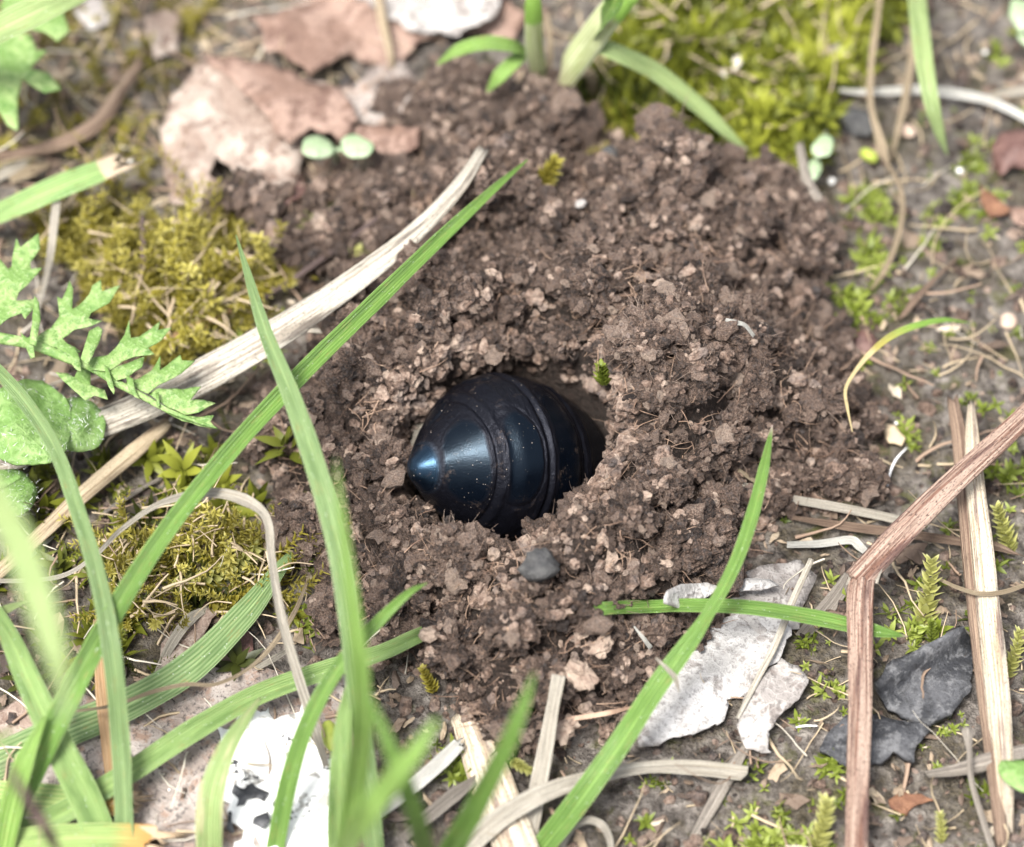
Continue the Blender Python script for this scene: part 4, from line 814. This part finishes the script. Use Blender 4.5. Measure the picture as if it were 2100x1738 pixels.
sheet('seed_leaf', ell(1671, 345, 14, 22, 12, seed=4), M['mint'], absolute=.32, parent=sp_, curl=.02, seed=80, ragged=1, step=8, dome=.03)
sweep('stalk', W3([(1676, 320, .40), (1672, 350, .25), (1670, 375, '-0.02')]), [7, 8, 8], M['mint'], parent=sp_, kind='stem', sides=8)
leaf('bright green oval leaf cut by the picture edge beside the twig', ell(2092, 1590, 46, 30, 25, seed=5), 'green_leaf', name='green_leaf', absolute=.5, curl=.03, seed=81, ragged=2, step=9, dome=.05)
leaf('mint green round leaf cut by the picture corner', ell(2096, 30, 34, 26, 70, seed=6), 'mint', name='green_leaf', absolute=.45, curl=.03, seed=83, ragged=2, step=9, dome=.05)
leaf('second mint green leaf below the one at the picture corner', ell(2110, 76, 24, 18, 40, seed=7), 'mint', name='green_leaf', absolute=.38, curl=.03, seed=84, ragged=2, step=9, dome=.04)
def hairy_leaf(label, cx, cy, rx, ry, ang, h, seed, tilt):
    o = sheet('round_leaf', ell(cx, cy, rx, ry, ang, 30, .03, seed), M['green_leaf'], absolute=h, curl=.11, seed=seed, ragged=2.5, step=11, dome=.06, tilt=tilt, thick=.015)
    tag(o, label, 'leaf')
    V = np.array([v.co[:] for v in o.data.vertices]); nv = len(V); Vs, Fs, off = [], [], 0
    pick = rng.choice(nv, 200)
    for i in pick:
        c = V[i] + rng.normal(size=3) * [.02, .02, 0]; d = unit(rng.normal(size=3) * [.7, .7, .2] + [0, 0, .8]); s = unit(np.cross(d, rng.normal(size=3))) * .0016
        Vs += [c - s, c + s, c + d * rng.uniform(.025, .055)]; Fs.append([off, off + 1, off + 2]); off += 3
    h_ = link('leaf_hair', mesh_arr('leaf_hair', np.array(Vs), np.array(Fs)), M['thread'], o); h_['kind'] = 'stuff'
hairy_leaf('large round hairy green leaf under the silvery edged blade', 55, 868, 96, 88, 0, .62, 87, (0, -.1))
hairy_leaf('smaller round hairy green leaf tucked behind the large one', 158, 872, 60, 56, 20, .42, 88, (.1, 0))
hairy_leaf('small pale round leaf below the large hairy one', 18, 1012, 56, 50, 0, .30, 89, (0, 0))
leaf('tiny dark edged green leaf tip at the picture edge under the hairy leaves', [(-20,1000),(10,982),(38,974),(44,980),(20,994),(-10,1010)], 'green_leaf', name='green_leaf', absolute=.9, curl=.01, seed=90, ragged=1, step=8)

# lobed (yarrow-like) leaf
def cr(l): return [(x / 2.896, 400 + y / 2.896) for x, y in l]
ly = empty('lobed_leaf', at(0, 695, .9)); tag(ly, 'deeply lobed bright green leaf with toothed leaflets reaching over the straw', 'leaf')
LOBES = [([(-60,420),(0,380),(45,440),(65,430),(80,330),(95,252),(120,310),(160,280),(228,225),(238,320),(180,400),(185,440),(252,430),(180,520),(110,580),(95,630),(160,625),(222,608),(195,680),(150,738),(130,700),(60,725),(0,775),(-60,790)], .95),
    ([(190,880),(240,820),(300,790),(355,720),(340,600),(370,620),(415,508),(432,560),(425,680),(470,655),(530,590),(545,540),(597,502),(605,570),(718,536),(650,640),(540,700),(525,735),(604,750),(540,780),(450,800),(370,850),(400,880),(480,930),(400,960),(330,905),(240,900)], .88),
    ([(470,1000),(560,960),(640,950),(700,890),(740,830),(765,742),(777,850),(830,840),(952,748),(940,800),(1018,788),(960,860),(880,910),(918,945),(800,960),(730,985),(700,1012),(640,1050),(540,1035)], .84),
    ([(640,1045),(700,1015),(780,990),(857,958),(840,1020),(760,1085),(690,1100)], .85),
    ([(740,1115),(830,1090),(900,1040),(952,952),(947,1040),(1072,950),(1080,985),(1158,983),(1080,1060),(940,1130),(880,1180)], .80),
    ([(880,1180),(940,1150),(1000,1150),(1090,1152),(1193,1138),(1130,1218),(1210,1215),(1278,1238),(1180,1290),(1100,1305),(1000,1262)], .76),
    ([(860,1210),(1000,1262),(1100,1305),(1180,1318),(1272,1308),(1250,1345),(1293,1388),(1180,1372),(1080,1338),(980,1288)], .74),
    ([(330,1052),(400,1062),(440,1082),(470,1020),(535,1045),(535,1130),(622,1158),(638,1218),(560,1190),(510,1218),(440,1160),(380,1110)], .74),
    ([(175,880),(190,760),(205,598),(232,640),(240,740),(215,900)], 1.0), ([(120,815),(160,850),(195,830),(205,960),(180,970),(150,900)], .98),
    ([(480,970),(505,880),(530,810),(580,778),(606,800),(590,870),(545,960),(520,1010)], .95), ([(408,915),(440,900),(475,970),(480,1050),(450,1040),(420,990)], .92),
    ([(620,1010),(640,1020),(665,1100),(684,1160),(676,1186),(645,1140),(625,1080)], .88), ([(745,1070),(790,1090),(800,1160),(830,1210),(800,1200),(760,1150)], .86), ([(925,1180),(945,1170),(950,1250),(935,1262)], .82)]
for i, (l, h) in enumerate(LOBES):
    sheet('leaflet', cr(l), M['cut_leaf'], absolute=h, parent=ly, curl=.03, seed=200 + i, ragged=1.2, step=8, thick=.006)
RACH = [(-80,828),(0,850),(200,890),(400,970),(540,1022),(700,1120),(860,1205),(1000,1282),(1180,1350),(1286,1384)]
sweep('leaf_axis', np.array([at(*p, h) for p, h in zip(cr(RACH), np.linspace(.93, .74, len(RACH)))]), [24,24,22,20,18,16,13,10,7,3], M['cut_leaf'], parent=ly, kind='stem', sides=10, flat=.6, groove=.05, jag=0)
ly2 = empty('lobed_leaf', at(-10, 120, .6)); tag(ly2, 'second lobed green leaf hanging below the broad light green blade', 'leaf')
for i, l in enumerate([[(-40,60),(30,70),(60,68),(74,105),(98,104),(80,122),(60,140),(100,150),(126,182),(88,190),(45,160),(36,200),(36,268),(15,258),(0,230),(-40,200)], [(60,60),(90,40),(130,20),(142,62),(118,84),(90,64)], [(0,10),(20,-20),(70,-30),(60,20),(20,40)]]):
    sheet('leaflet', l, M['cut_leaf'], absolute=.75 + .06 * i, parent=ly2, curl=.04, seed=230 + i, ragged=1.5, step=9, thick=.012)

# ------------------------------------------------------------------ pebbles, grains, chips
def lump(name, label, cat, px, py, rx, mat, off=0.0, group=None, sq=(1, .85, .7), rough=.25, seed=1):
    V, F = ICO3; V2 = V * (1 + rough * 1.6 * fbm(V * (1.2 if rough < .3 else 1.7) + seed * 3.3, seed, 4, .5 if rough < .3 else .8))[:, None] * np.array(sq)
    r = rx / PXCM; p = surf(px, py, off + r * .45)
    o = link(name, mesh_arr(name, V2 * r, F, smooth=rough < .45), M[mat], None, p); o.rotation_euler = (0, 0, seed * 1.7); return tag(o, label, cat, group)
lump('pebble', 'grey pebble half sunk in the soil below the beetle', 'pebble', 1106, 1158, 36, 'pebble', .17, sq=(1, .85, .8), seed=2, rough=.35)
lump('pebble', 'small round grey pebble at the top edge of the heap', 'pebble', 1252, 316, 20, 'pebble', .18, seed=3)
lump('pebble', 'light grey pebble in the soil under the cushion moss', 'pebble', 1192, 418, 13, 'leaf_grey', .2, seed=4)
lump('wood_chip', 'pale crumbly wood chip low on the heap by the white leaf', 'wood chip', 1192, 1384, 34, 'chip', .22, sq=(1, .6, .5), seed=5, rough=.75)
lump('wood_chip', 'tan wood chip at the foot of the heap where the white leaf emerges', 'wood chip', 1160, 1496, 28, 'chip', .16, sq=(1, .8, .6), seed=6, rough=.75)
lump('wood_chip', 'orange brown wood chip on the heap beside the pale chip', 'wood chip', 1235, 1328, 22, 'chip', .20, sq=(.8, 1, .5), seed=7, rough=.75)
lump('clay_grain', 'tan rounded clay lump on the heap above the beetle', 'clay lump', 748, 748, 24, 'pebble_tan', .16, sq=(1, .8, .8), seed=8)
lump('clay_grain', 'flat tan disc of clay on bare soil beyond the withered grass', 'clay lump', 2068, 660, 20, 'pebble_tan', .0, sq=(.9, 1, .5), seed=9, rough=.1)
GRAINS = [(1532,56,13,'in the cushion moss bank'),(1526,14,8,'deep in the cushion moss beside a larger one'),(358,470,10,'in the ochre moss behind the straw'),(412,446,5,'at the lower corner of the pinkish leaf'),
          (300,328,11,'beside the pinkish leaf edge'),(908,252,11,'on the heap below the grass tuft'),(886,318,8,'on the heap above the bleached straw end'),(1612,300,10,'beside the tiny sprout'),(1968,350,12,'by the hanging pale blade tip'),
          (1705,372,13,'below the tiny sprout on bare soil'),(2020,108,9,'near the mint leaves on bare soil'),(268,330,9,'among litter near the brown twig'),(347,1620,4,'on the mottled leaf'),(1838,868,6,'by the brown yellow leaf scrap')]
for i, (x, y, r, where) in enumerate(GRAINS):
    lump('white_grain', 'tiny white mineral grain ' + where, 'grain', x, y, r * .7, 'quartz', .05, 'white grains scattered about', seed=10 + i, rough=.15)
lump('seed', 'yellowish seed husk lying beside the dangling withered leaf', 'seed', 1782, 320, 22, 'bud', .04, sq=(1, .6, .6), seed=31, rough=.12)
lump('seed', 'tan seed husk by the narrow withered leaf', 'seed', 1858, 268, 22, 'pebble_tan', .04, sq=(.7, 1, .6), seed=32, rough=.12)
lump('soil_lump', 'dark earth lump on bare soil beside the dangling withered leaf', 'earth lump', 1762, 250, 44, 'pebble', .0, sq=(1, .8, .5), seed=33, rough=.4)
bud = lump('bud', 'smooth yellow green bud lying against the white dropping', 'bud', 676, 1508, 34, 'bud', .16, sq=(.46, 1, .46), seed=34, rough=.10)
bud.rotation_euler = (0, 0, .15)
blade('fine white curved thread on bare soil', [(1820,998,'0.03'),(1826,968,'0.06'),(1838,942,'0.07'),(1860,918,'0.03')], [3,5,5,2], 'thread', name='thread', cat='thread', fold=.1)
blade('tiny white sliver on bare soil beside the slate bark flake', [(1632,1492,'0.03'),(1650,1489,'0.04'),(1676,1489,'0.03')], [3,5,3], 'thread', name='thread', cat='thread', fold=.1)
blade('white root shred sticking out of the heap', [(1488,656,'0.26'),(1510,662,'0.30'),(1528,668,'0.30'),(1546,690,'0.26')], [8,12,10,9], 'white', name='root_shred', cat='root', fold=.3)
blade('pale papery shred behind the beetle in the burrow', [(868,858,.25),(862,890,.22),(852,920,.18)], [24,36,28], 'straw', name='root_shred', cat='root', fold=.2)
blade('pale husk shred under the beetle tip', [(880,1040,.05),(905,1060,.05),(930,1085,.0)], [14,26,14], 'tan', name='root_shred', cat='root', fold=.2)
blade('tan root strip lying on the heap above the pale chip', [(990,1284,'0.24'),(1040,1290,'0.28'),(1090,1300,'0.24')], [8,14,6], 'fibre', name='root_strip', cat='root', fold=.2)
blade('long brown root strip along the foot of the heap', [(1130,1480,'0.18'),(1190,1472,'0.22'),(1250,1462,'0.22'),(1300,1450,'0.15')], [6,12,12,6], 'fibre', name='root_strip', cat='root', fold=.2)
blade('pale root shred stuck to the heap by the silvery leaf', [(1300,1285,'0.24'),(1320,1310,'0.26'),(1335,1330,'0.2')], [4,10,12], 'white', name='root_shred', cat='root', fold=.2)
blade('curled pale shred over the grass blade at the silvery leaf', [(1345,1350,.75),(1368,1372,.74),(1385,1392,.70),(1392,1420,.62)], [4,10,14,3], 'straw', name='root_shred', cat='root', fold=.3)

# ------------------------------------------------------------------ root fibres in the heap
def fibres(name, label, pts, mat, lmin, lmax, rad, nseg=7, lift=.06, curlf=1.0, n_up=.2):
    Vs, Fs, off = [], [], 0
    for p in pts:
        L = rng.uniform(lmin, lmax); d = unit(rng.normal(size=3) * [1, 1, n_up]); cu = rng.normal(size=3) * curlf; P = [np.array(p)]
        for k in range(nseg - 1):
            d = unit(d + cu * .22 + rng.normal(size=3) * .12); P.append(P[-1] + d * L / (nseg - 1))
        P = np.array(P); Tg = np.gradient(P, axis=0); a = np.cross(Tg, [.3, .2, 1.0]); a /= np.linalg.norm(a, axis=1)[:, None] + 1e-9; b = np.cross(Tg, a); b /= np.linalg.norm(b, axis=1)[:, None] + 1e-9
        rr = rad * rng.uniform(.5, 1.5) * np.linspace(1, .35, nseg)[:, None]
        V = np.stack([P + (a * math.cos(q) + b * math.sin(q)) * rr for q in (0, 2.094, 4.189)], 1); Vs.append(V.reshape(-1, 3))
        I = np.arange(nseg * 3).reshape(nseg, 3) + off; J = np.roll(I, -1, 1); Fs.append(np.stack([I[:-1], J[:-1], J[1:], I[1:]], -1).reshape(-1, 4)); off += nseg * 3
    o = link(name, mesh_arr(name, np.vstack(Vs), np.vstack(Fs)), M[mat]); return tag(o, label, kind='stuff')
q = heap_points(3600, .0); z = gz(q[:, 0], q[:, 1]); T = np.stack([q[:, 0], q[:, 1], z + rng.uniform(.0, .13, len(q))], -1); T = T[~in_beetle(T, .06) & ~hides_beetle(T, 45)]
fibres('root_fibres', 'fine brown root fibres tangled in the dug soil heap', T, 'fibre', .05, .26, .0036, curlf=.6, n_up=.5)

# ------------------------------------------------------------------ moss
def moss_leaf(L, wd, bend, cup=.15):
    """Lanceolate leaf along +z leaning to +x: 2 x 4 quads as triangles."""
    t = np.array([0, .3, .65, 1.0]); ww = np.array([.45, 1, .7, .04]) * wd; x = bend * L * t ** 1.4; zz = L * t * (1 - .25 * bend * t)
    V = []
    for k in range(4): V += [[x[k] + cup * ww[k], -ww[k], zz[k]], [x[k], 0, zz[k]], [x[k] + cup * ww[k], ww[k], zz[k]]]
    F = []
    for k in range(3):
        a = k * 3
        for c in (0, 1): F += [[a + c, a + c + 1, a + c + 4], [a + c, a + c + 4, a + c + 3]]
    return np.array(V), np.array(F), np.repeat(t, 3)
def rotz(a): c, s = math.cos(a), math.sin(a); return np.array([[c, -s, 0], [s, c, 0], [0, 0, 1]])
def roty(a): c, s = math.cos(a), math.sin(a); return np.array([[c, 0, s], [0, 1, 0], [-s, 0, c]])
def rosette(n, spread, L=1.0, wd=.14, h=.5):
    Vs, Fs, As, off = [], [], [], 0
    for k in range(n):
        f = k / max(1, n - 1); V, F, A = moss_leaf(L * random.uniform(.7, 1.05), wd * random.uniform(.8, 1.2), .5)
        Rm = rotz(k * 2.4 + random.uniform(-.3, .3)) @ roty(spread * (1.15 - .9 * f) * random.uniform(.8, 1.2)); V = V @ Rm.T + [0, 0, h * f]
        Vs.append(V); Fs.append(F + off); As.append(A); off += len(V)
    return np.vstack(Vs), np.vstack(Fs), np.concatenate(As)
def feather(n, L=1.0, wd=.07, curve=.4, leafL=.22, spread=.55):
    Vs, Fs, As, off = [], [], [], 0
    for k in range(n):
        f = k / n; V, F, A = moss_leaf(leafL * (1.0 - .45 * f) * random.uniform(.85, 1.15), wd * (1 - .35 * f), .35, .5)
        tilt = curve * f * f; Rm = roty(tilt) @ rotz(k * 2.4) @ roty(spread * random.uniform(.7, 1.2)); c = np.array([L * math.sin(tilt) * f * .8, 0, L * f * math.cos(tilt * .6)])
        Vs.append(V @ Rm.T + c); Fs.append(F + off); As.append(A); off += len(V)
    return np.vstack(Vs), np.vstack(Fs), np.concatenate(As)
ROS = [rosette(random.randint(9, 15), .95) for _ in range(8)]
STAR = [rosette(random.randint(7, 10), 1.15, 1.0, .17, .25) for _ in range(6)]
FEA = [feather(random.randint(34, 44), wd=.030, leafL=.21, spread=.7, curve=random.uniform(.2, 1.3)) for _ in range(8)]
def region_points(poly_px, n, edge=.10, h=.08):
    P = np.array([at(x, y, h)[:2] for x, y in poly_px]); lo, hi = P.min(0) - .2, P.max(0) + .2; out = []
    while len(out) < n:
        x = rng.uniform(lo[0], hi[0], 2 * n); y = rng.uniform(lo[1], hi[1], 2 * n); d = sdist(P, x, y) + .35 * fbm(np.stack([x, y, 0 * x], -1) * 1.8, 5, 3)
        ok = d > 0; out += list(zip(x[ok], y[ok]))
    return np.array(out[:n])
AVOID = [o_ for o_ in SHEETS]
def moss(name, label, q, protos, S, mat, lean=.5, lift=0.0, tm=.5, ts=.22, lump_=0.0):
    z = gz(q[:, 0], q[:, 1]); p3 = np.stack([q[:, 0], q[:, 1], 0 * z], -1)
    if lump_: z = z + lump_ * (fbm(p3 * 2.4, 15, 2) * .6 + .4)
    n = len(q); T = np.stack([q[:, 0], q[:, 1], z + lift], -1); up = np.stack([rng.normal(0, lean, n), rng.normal(0, lean, n), np.ones(n)], -1)
    tint = np.clip(rng.normal(tm, ts, n) + .25 * fbm(p3 * 1.3, 25, 2), 0, 1)
    k = ~in_beetle(T, .15); pp = proj(T)
    for poly in AVOID: k &= sdist(poly, pp[:, 0], pp[:, 1]) < -2
    V, F, A = joined(protos, rng.integers(0, len(protos), n)[k], frames(up, rng.uniform(0, 6.28, n))[k], S[k], T[k], tint[k])
    o = link(name, mesh_arr(name, V, F, A), M[mat]); return tag(o, label, 'moss', kind='stuff')
ln = lambda m, s, n, a, b: np.exp(rng.normal(math.log(m), s, n)).clip(a, b)
CUSH = [(1185,120),(1290,60),(1380,-30),(1480,-60),(1800,-60),(1790,60),(1730,110),(1790,150),(1740,200),(1700,290),(1640,330),(1560,345),(1430,330),(1290,285),(1210,215)]
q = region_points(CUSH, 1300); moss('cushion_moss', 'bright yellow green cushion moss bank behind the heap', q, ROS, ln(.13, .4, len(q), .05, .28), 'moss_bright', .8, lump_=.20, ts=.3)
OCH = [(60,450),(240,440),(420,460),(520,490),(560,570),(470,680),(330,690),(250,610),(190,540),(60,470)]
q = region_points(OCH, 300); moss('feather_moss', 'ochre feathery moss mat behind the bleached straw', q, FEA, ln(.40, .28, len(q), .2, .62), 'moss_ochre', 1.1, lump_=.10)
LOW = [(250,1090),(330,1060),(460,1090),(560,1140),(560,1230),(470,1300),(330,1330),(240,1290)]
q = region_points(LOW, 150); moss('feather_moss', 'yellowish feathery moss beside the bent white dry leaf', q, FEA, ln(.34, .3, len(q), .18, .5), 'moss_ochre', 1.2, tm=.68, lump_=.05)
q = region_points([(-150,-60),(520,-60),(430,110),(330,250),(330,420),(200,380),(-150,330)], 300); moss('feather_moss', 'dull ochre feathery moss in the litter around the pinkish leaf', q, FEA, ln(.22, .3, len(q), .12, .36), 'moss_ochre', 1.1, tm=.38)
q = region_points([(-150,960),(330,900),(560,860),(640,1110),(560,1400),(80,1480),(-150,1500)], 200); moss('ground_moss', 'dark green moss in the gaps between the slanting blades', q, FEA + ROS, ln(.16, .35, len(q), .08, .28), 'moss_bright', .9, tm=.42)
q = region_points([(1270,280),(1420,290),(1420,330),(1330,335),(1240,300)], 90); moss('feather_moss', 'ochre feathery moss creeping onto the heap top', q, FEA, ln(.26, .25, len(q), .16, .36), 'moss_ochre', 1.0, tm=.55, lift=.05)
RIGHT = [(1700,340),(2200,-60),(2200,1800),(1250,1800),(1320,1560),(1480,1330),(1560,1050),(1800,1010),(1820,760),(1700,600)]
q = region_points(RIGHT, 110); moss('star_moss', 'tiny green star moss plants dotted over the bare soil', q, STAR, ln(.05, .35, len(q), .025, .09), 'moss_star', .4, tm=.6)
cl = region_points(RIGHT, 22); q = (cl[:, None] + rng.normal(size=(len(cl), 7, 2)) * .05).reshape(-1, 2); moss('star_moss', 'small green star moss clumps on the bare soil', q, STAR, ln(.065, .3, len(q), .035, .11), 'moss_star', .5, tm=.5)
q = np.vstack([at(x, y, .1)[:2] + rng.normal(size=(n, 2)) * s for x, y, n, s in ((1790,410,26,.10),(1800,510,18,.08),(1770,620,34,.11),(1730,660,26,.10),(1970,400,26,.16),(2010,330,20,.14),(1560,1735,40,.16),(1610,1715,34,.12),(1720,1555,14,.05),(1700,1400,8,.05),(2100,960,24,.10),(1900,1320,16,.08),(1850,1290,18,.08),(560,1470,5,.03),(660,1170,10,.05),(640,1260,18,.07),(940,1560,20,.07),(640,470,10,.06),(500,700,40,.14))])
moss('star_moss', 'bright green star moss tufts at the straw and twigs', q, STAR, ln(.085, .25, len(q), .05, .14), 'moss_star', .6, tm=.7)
# moss shoots big enough to pick out
def shoot(label, px, py, tx, ty, h0, h1, mat, wd=.09, n=46, name='moss_shoot', leafL=.24):
    a = surf(px, py, h0); b = at(tx, ty, a[2] + h1); L = np.linalg.norm(b - a)
    V, F, A = feather(n, 1.0, wd * .8, .25, leafL * 1.2, .62); fr = frames((b - a)[None], np.array([1.2]))[0]
    o = link(name, mesh_arr(name, V @ fr.T * L, F, {'along': A, 'tint': np.full(len(V), .6)}), M[mat], None, a); return tag(o, label, 'moss')
shoot('plump pale green moss shoot beside the slate bark flake', 1892, 1282, 1922, 1140, 0, .32, 'moss_pale')
shoot('white tipped moss shoot leaning by the split stalk', 2075, 1135, 2042, 1030, 0, .25, 'moss_pale', .11)
shoot('pale green moss shoot rising by the lower twig length', 1670, 1745, 1712, 1632, 0, .35, 'moss_pale')
shoot('fuzzy moss shoot at the edge beyond the split stalk', 2062, 1390, 2104, 1290, 0, .25, 'moss_pale')
shoot('thin moss shoot below the white tipped grass blade', 1910, 1318, 1912, 1265, 0, .18, 'moss_star')
shoot('slender green moss shoot among the soil by the rust scrap', 1930, 1730, 1930, 1660, 0, .2, 'moss_pale', .07)
shoot('yellow moss shoot on the heap foot beside the grass blade end', 892, 1420, 862, 1362, .05, .2, 'moss_ochre', .12)
shoot('pale moss shoot spreading under the thick pinkish stem edge', 1050, 1560, 1096, 1592, .12, .05, 'moss_pale', .12)
shoot('small green moss tuft on the rim of the burrow', 1240, 790, 1234, 745, .15, .12, 'moss_star', .22, 40, leafL=.5)
shoot('yellow green moss tuft on the top of the heap', 1110, 372, 1150, 332, .16, .15, 'moss_ochre', .2, 40, leafL=.45)
shoot('yellow feathery moss frond beside the bleached straw end', 712, 545, 872, 420, .06, .10, 'moss_pale', .07, 70, leafL=.16)
shoot('yellow feathery moss frond by the bent white dry leaf', 350, 1215, 545, 1150, .08, .10, 'moss_pale', .07, 70, leafL=.17)
shoot('second yellow moss frond curling under the bent white leaf', 430, 1250, 545, 1215, .10, .08, 'moss_ochre', .09, 60, leafL=.2)

# ------------------------------------------------------------------ small plant litter over the ground
def flake(n=9, asp=.5):
    a = np.linspace(0, 2 * math.pi, n, endpoint=False); r = np.array([random.uniform(.45, 1.15) for _ in a])
    P = np.stack([np.cos(a) * r, np.sin(a) * r * asp, np.array([random.uniform(-.15, .15) for _ in a])], -1)
    V = np.vstack([P, P * [.97, .97, 1] - [0, 0, .06], [[0, 0, .10], [0, 0, -.0]]]); F = []
    for k in range(n): j = (k + 1) % n; F += [[k, j, 2 * n], [n + j, n + k, 2 * n + 1], [k, n + k, n + j], [k, n + j, j]]
    return V, np.array(F)
FL = [flake(10, random.uniform(.15, .7)) for _ in range(8)] + [flake(6, .07) for _ in range(4)]
N = 6500; x = rng.uniform(-5.2, 5.2, N); y = rng.uniform(-4.8, 5.6, N); d = heap_d(x, y); k = d < .02; x, y = x[k], y[k]
left = (x < -.2) & (rng.random(len(x)) < .9) | (y > 2.2) & (rng.random(len(x)) < .7) | (rng.random(len(x)) < .75); x, y = x[left], y[left]; N = len(x)
wh, sc = rng.integers(0, 12, N), ln(.045, .6, N, .015, .14)
pl_ = proj(np.stack([x, y, gz(x, y)], -1)); ok = np.ones(N, bool)
for poly in SHEETS: ok &= (sdist(poly, pl_[:, 0], pl_[:, 1]) < 0) | (rng.random(N) < .06)
x, y, wh, sc = x[ok], y[ok], wh[ok], sc[ok]; N = len(x)
T = np.stack([x, y, gz(x, y) + rng.uniform(0, .05, N) + (sc > .15) * .05], -1); up = np.stack([rng.normal(0, .35, N), rng.normal(0, .35, N), np.ones(N)], -1)
V, F, A = joined(FL, wh, frames(up, rng.uniform(0, 6.28, N)), sc, T, np.clip(rng.normal(.40, .29, N), 0, 1))
tag(link('plant_litter', mesh_arr('plant_litter', V, F, A, smooth=False), M['litter']), 'brown and tan scraps of rotting plant litter over the ground', 'litter', kind='stuff')
N = 5200; x = rng.uniform(-5, 5, N); y = rng.uniform(-4.6, 5.4, N); k = heap_d(x, y) < .0; x, y = x[k], y[k]
V, F, A = joined(grs, rng.integers(0, 10, len(x)), rot_rand(len(x)), ln(.028, .5, len(x), .01, .09), np.stack([x, y, gz(x, y)], -1), np.clip(rng.normal(.45, .2, len(x)), 0, 1))
tag(link('soil_grains', mesh_arr('soil_grains', V, F, A), M['soil']), 'scattered soil grains on the bare ground around the heap', 'soil', kind='stuff')
x = rng.uniform(-4.8, 4.8, 900); y = rng.uniform(-4.4, 5.2, 900); k = heap_d(x, y) < .0; x, y = x[k], y[k]
fibres('dry_fibres', 'thin dry plant fibres lying on the bare ground', np.stack([x, y, gz(x, y) + .03], -1), 'tan', .10, .55, .008, 7, n_up=.06)
for mt, nm, lb, cnt, rad in (('tan', 'straw_bits', 'tan bits of dry grass strewn through the litter', 620, .010), ('brown', 'stem_bits', 'brown bits of rotting stem strewn through the litter', 520, .012), ('straw', 'pale_straw_bits', 'bleached bits of straw strewn through the litter', 260, .009)):
    x = np.where(rng.random(cnt) < .62, rng.uniform(-5, -.8, cnt), rng.uniform(-5, 5, cnt)); y = rng.uniform(-4.4, 5.2, cnt); k = heap_d(x, y) < -.05; x, y = x[k], y[k]
    fibres(nm, lb, np.stack([x, y, gz(x, y) + .03 + rng.random(len(x)) * .05], -1), mt, .2, .75, rad, 8, curlf=.35, n_up=.10)
q = np.vstack([region_points(CUSH, 150), region_points(OCH, 110), region_points(LOW, 60)])
fibres('moss_straw_bits', 'dry grass bits and brown stalks caught in the moss', np.stack([q[:, 0], q[:, 1], gz(q[:, 0], q[:, 1]) + rng.uniform(.10, .32, len(q))], -1), 'tan', .12, .5, .011, 7, curlf=.4, n_up=.35)
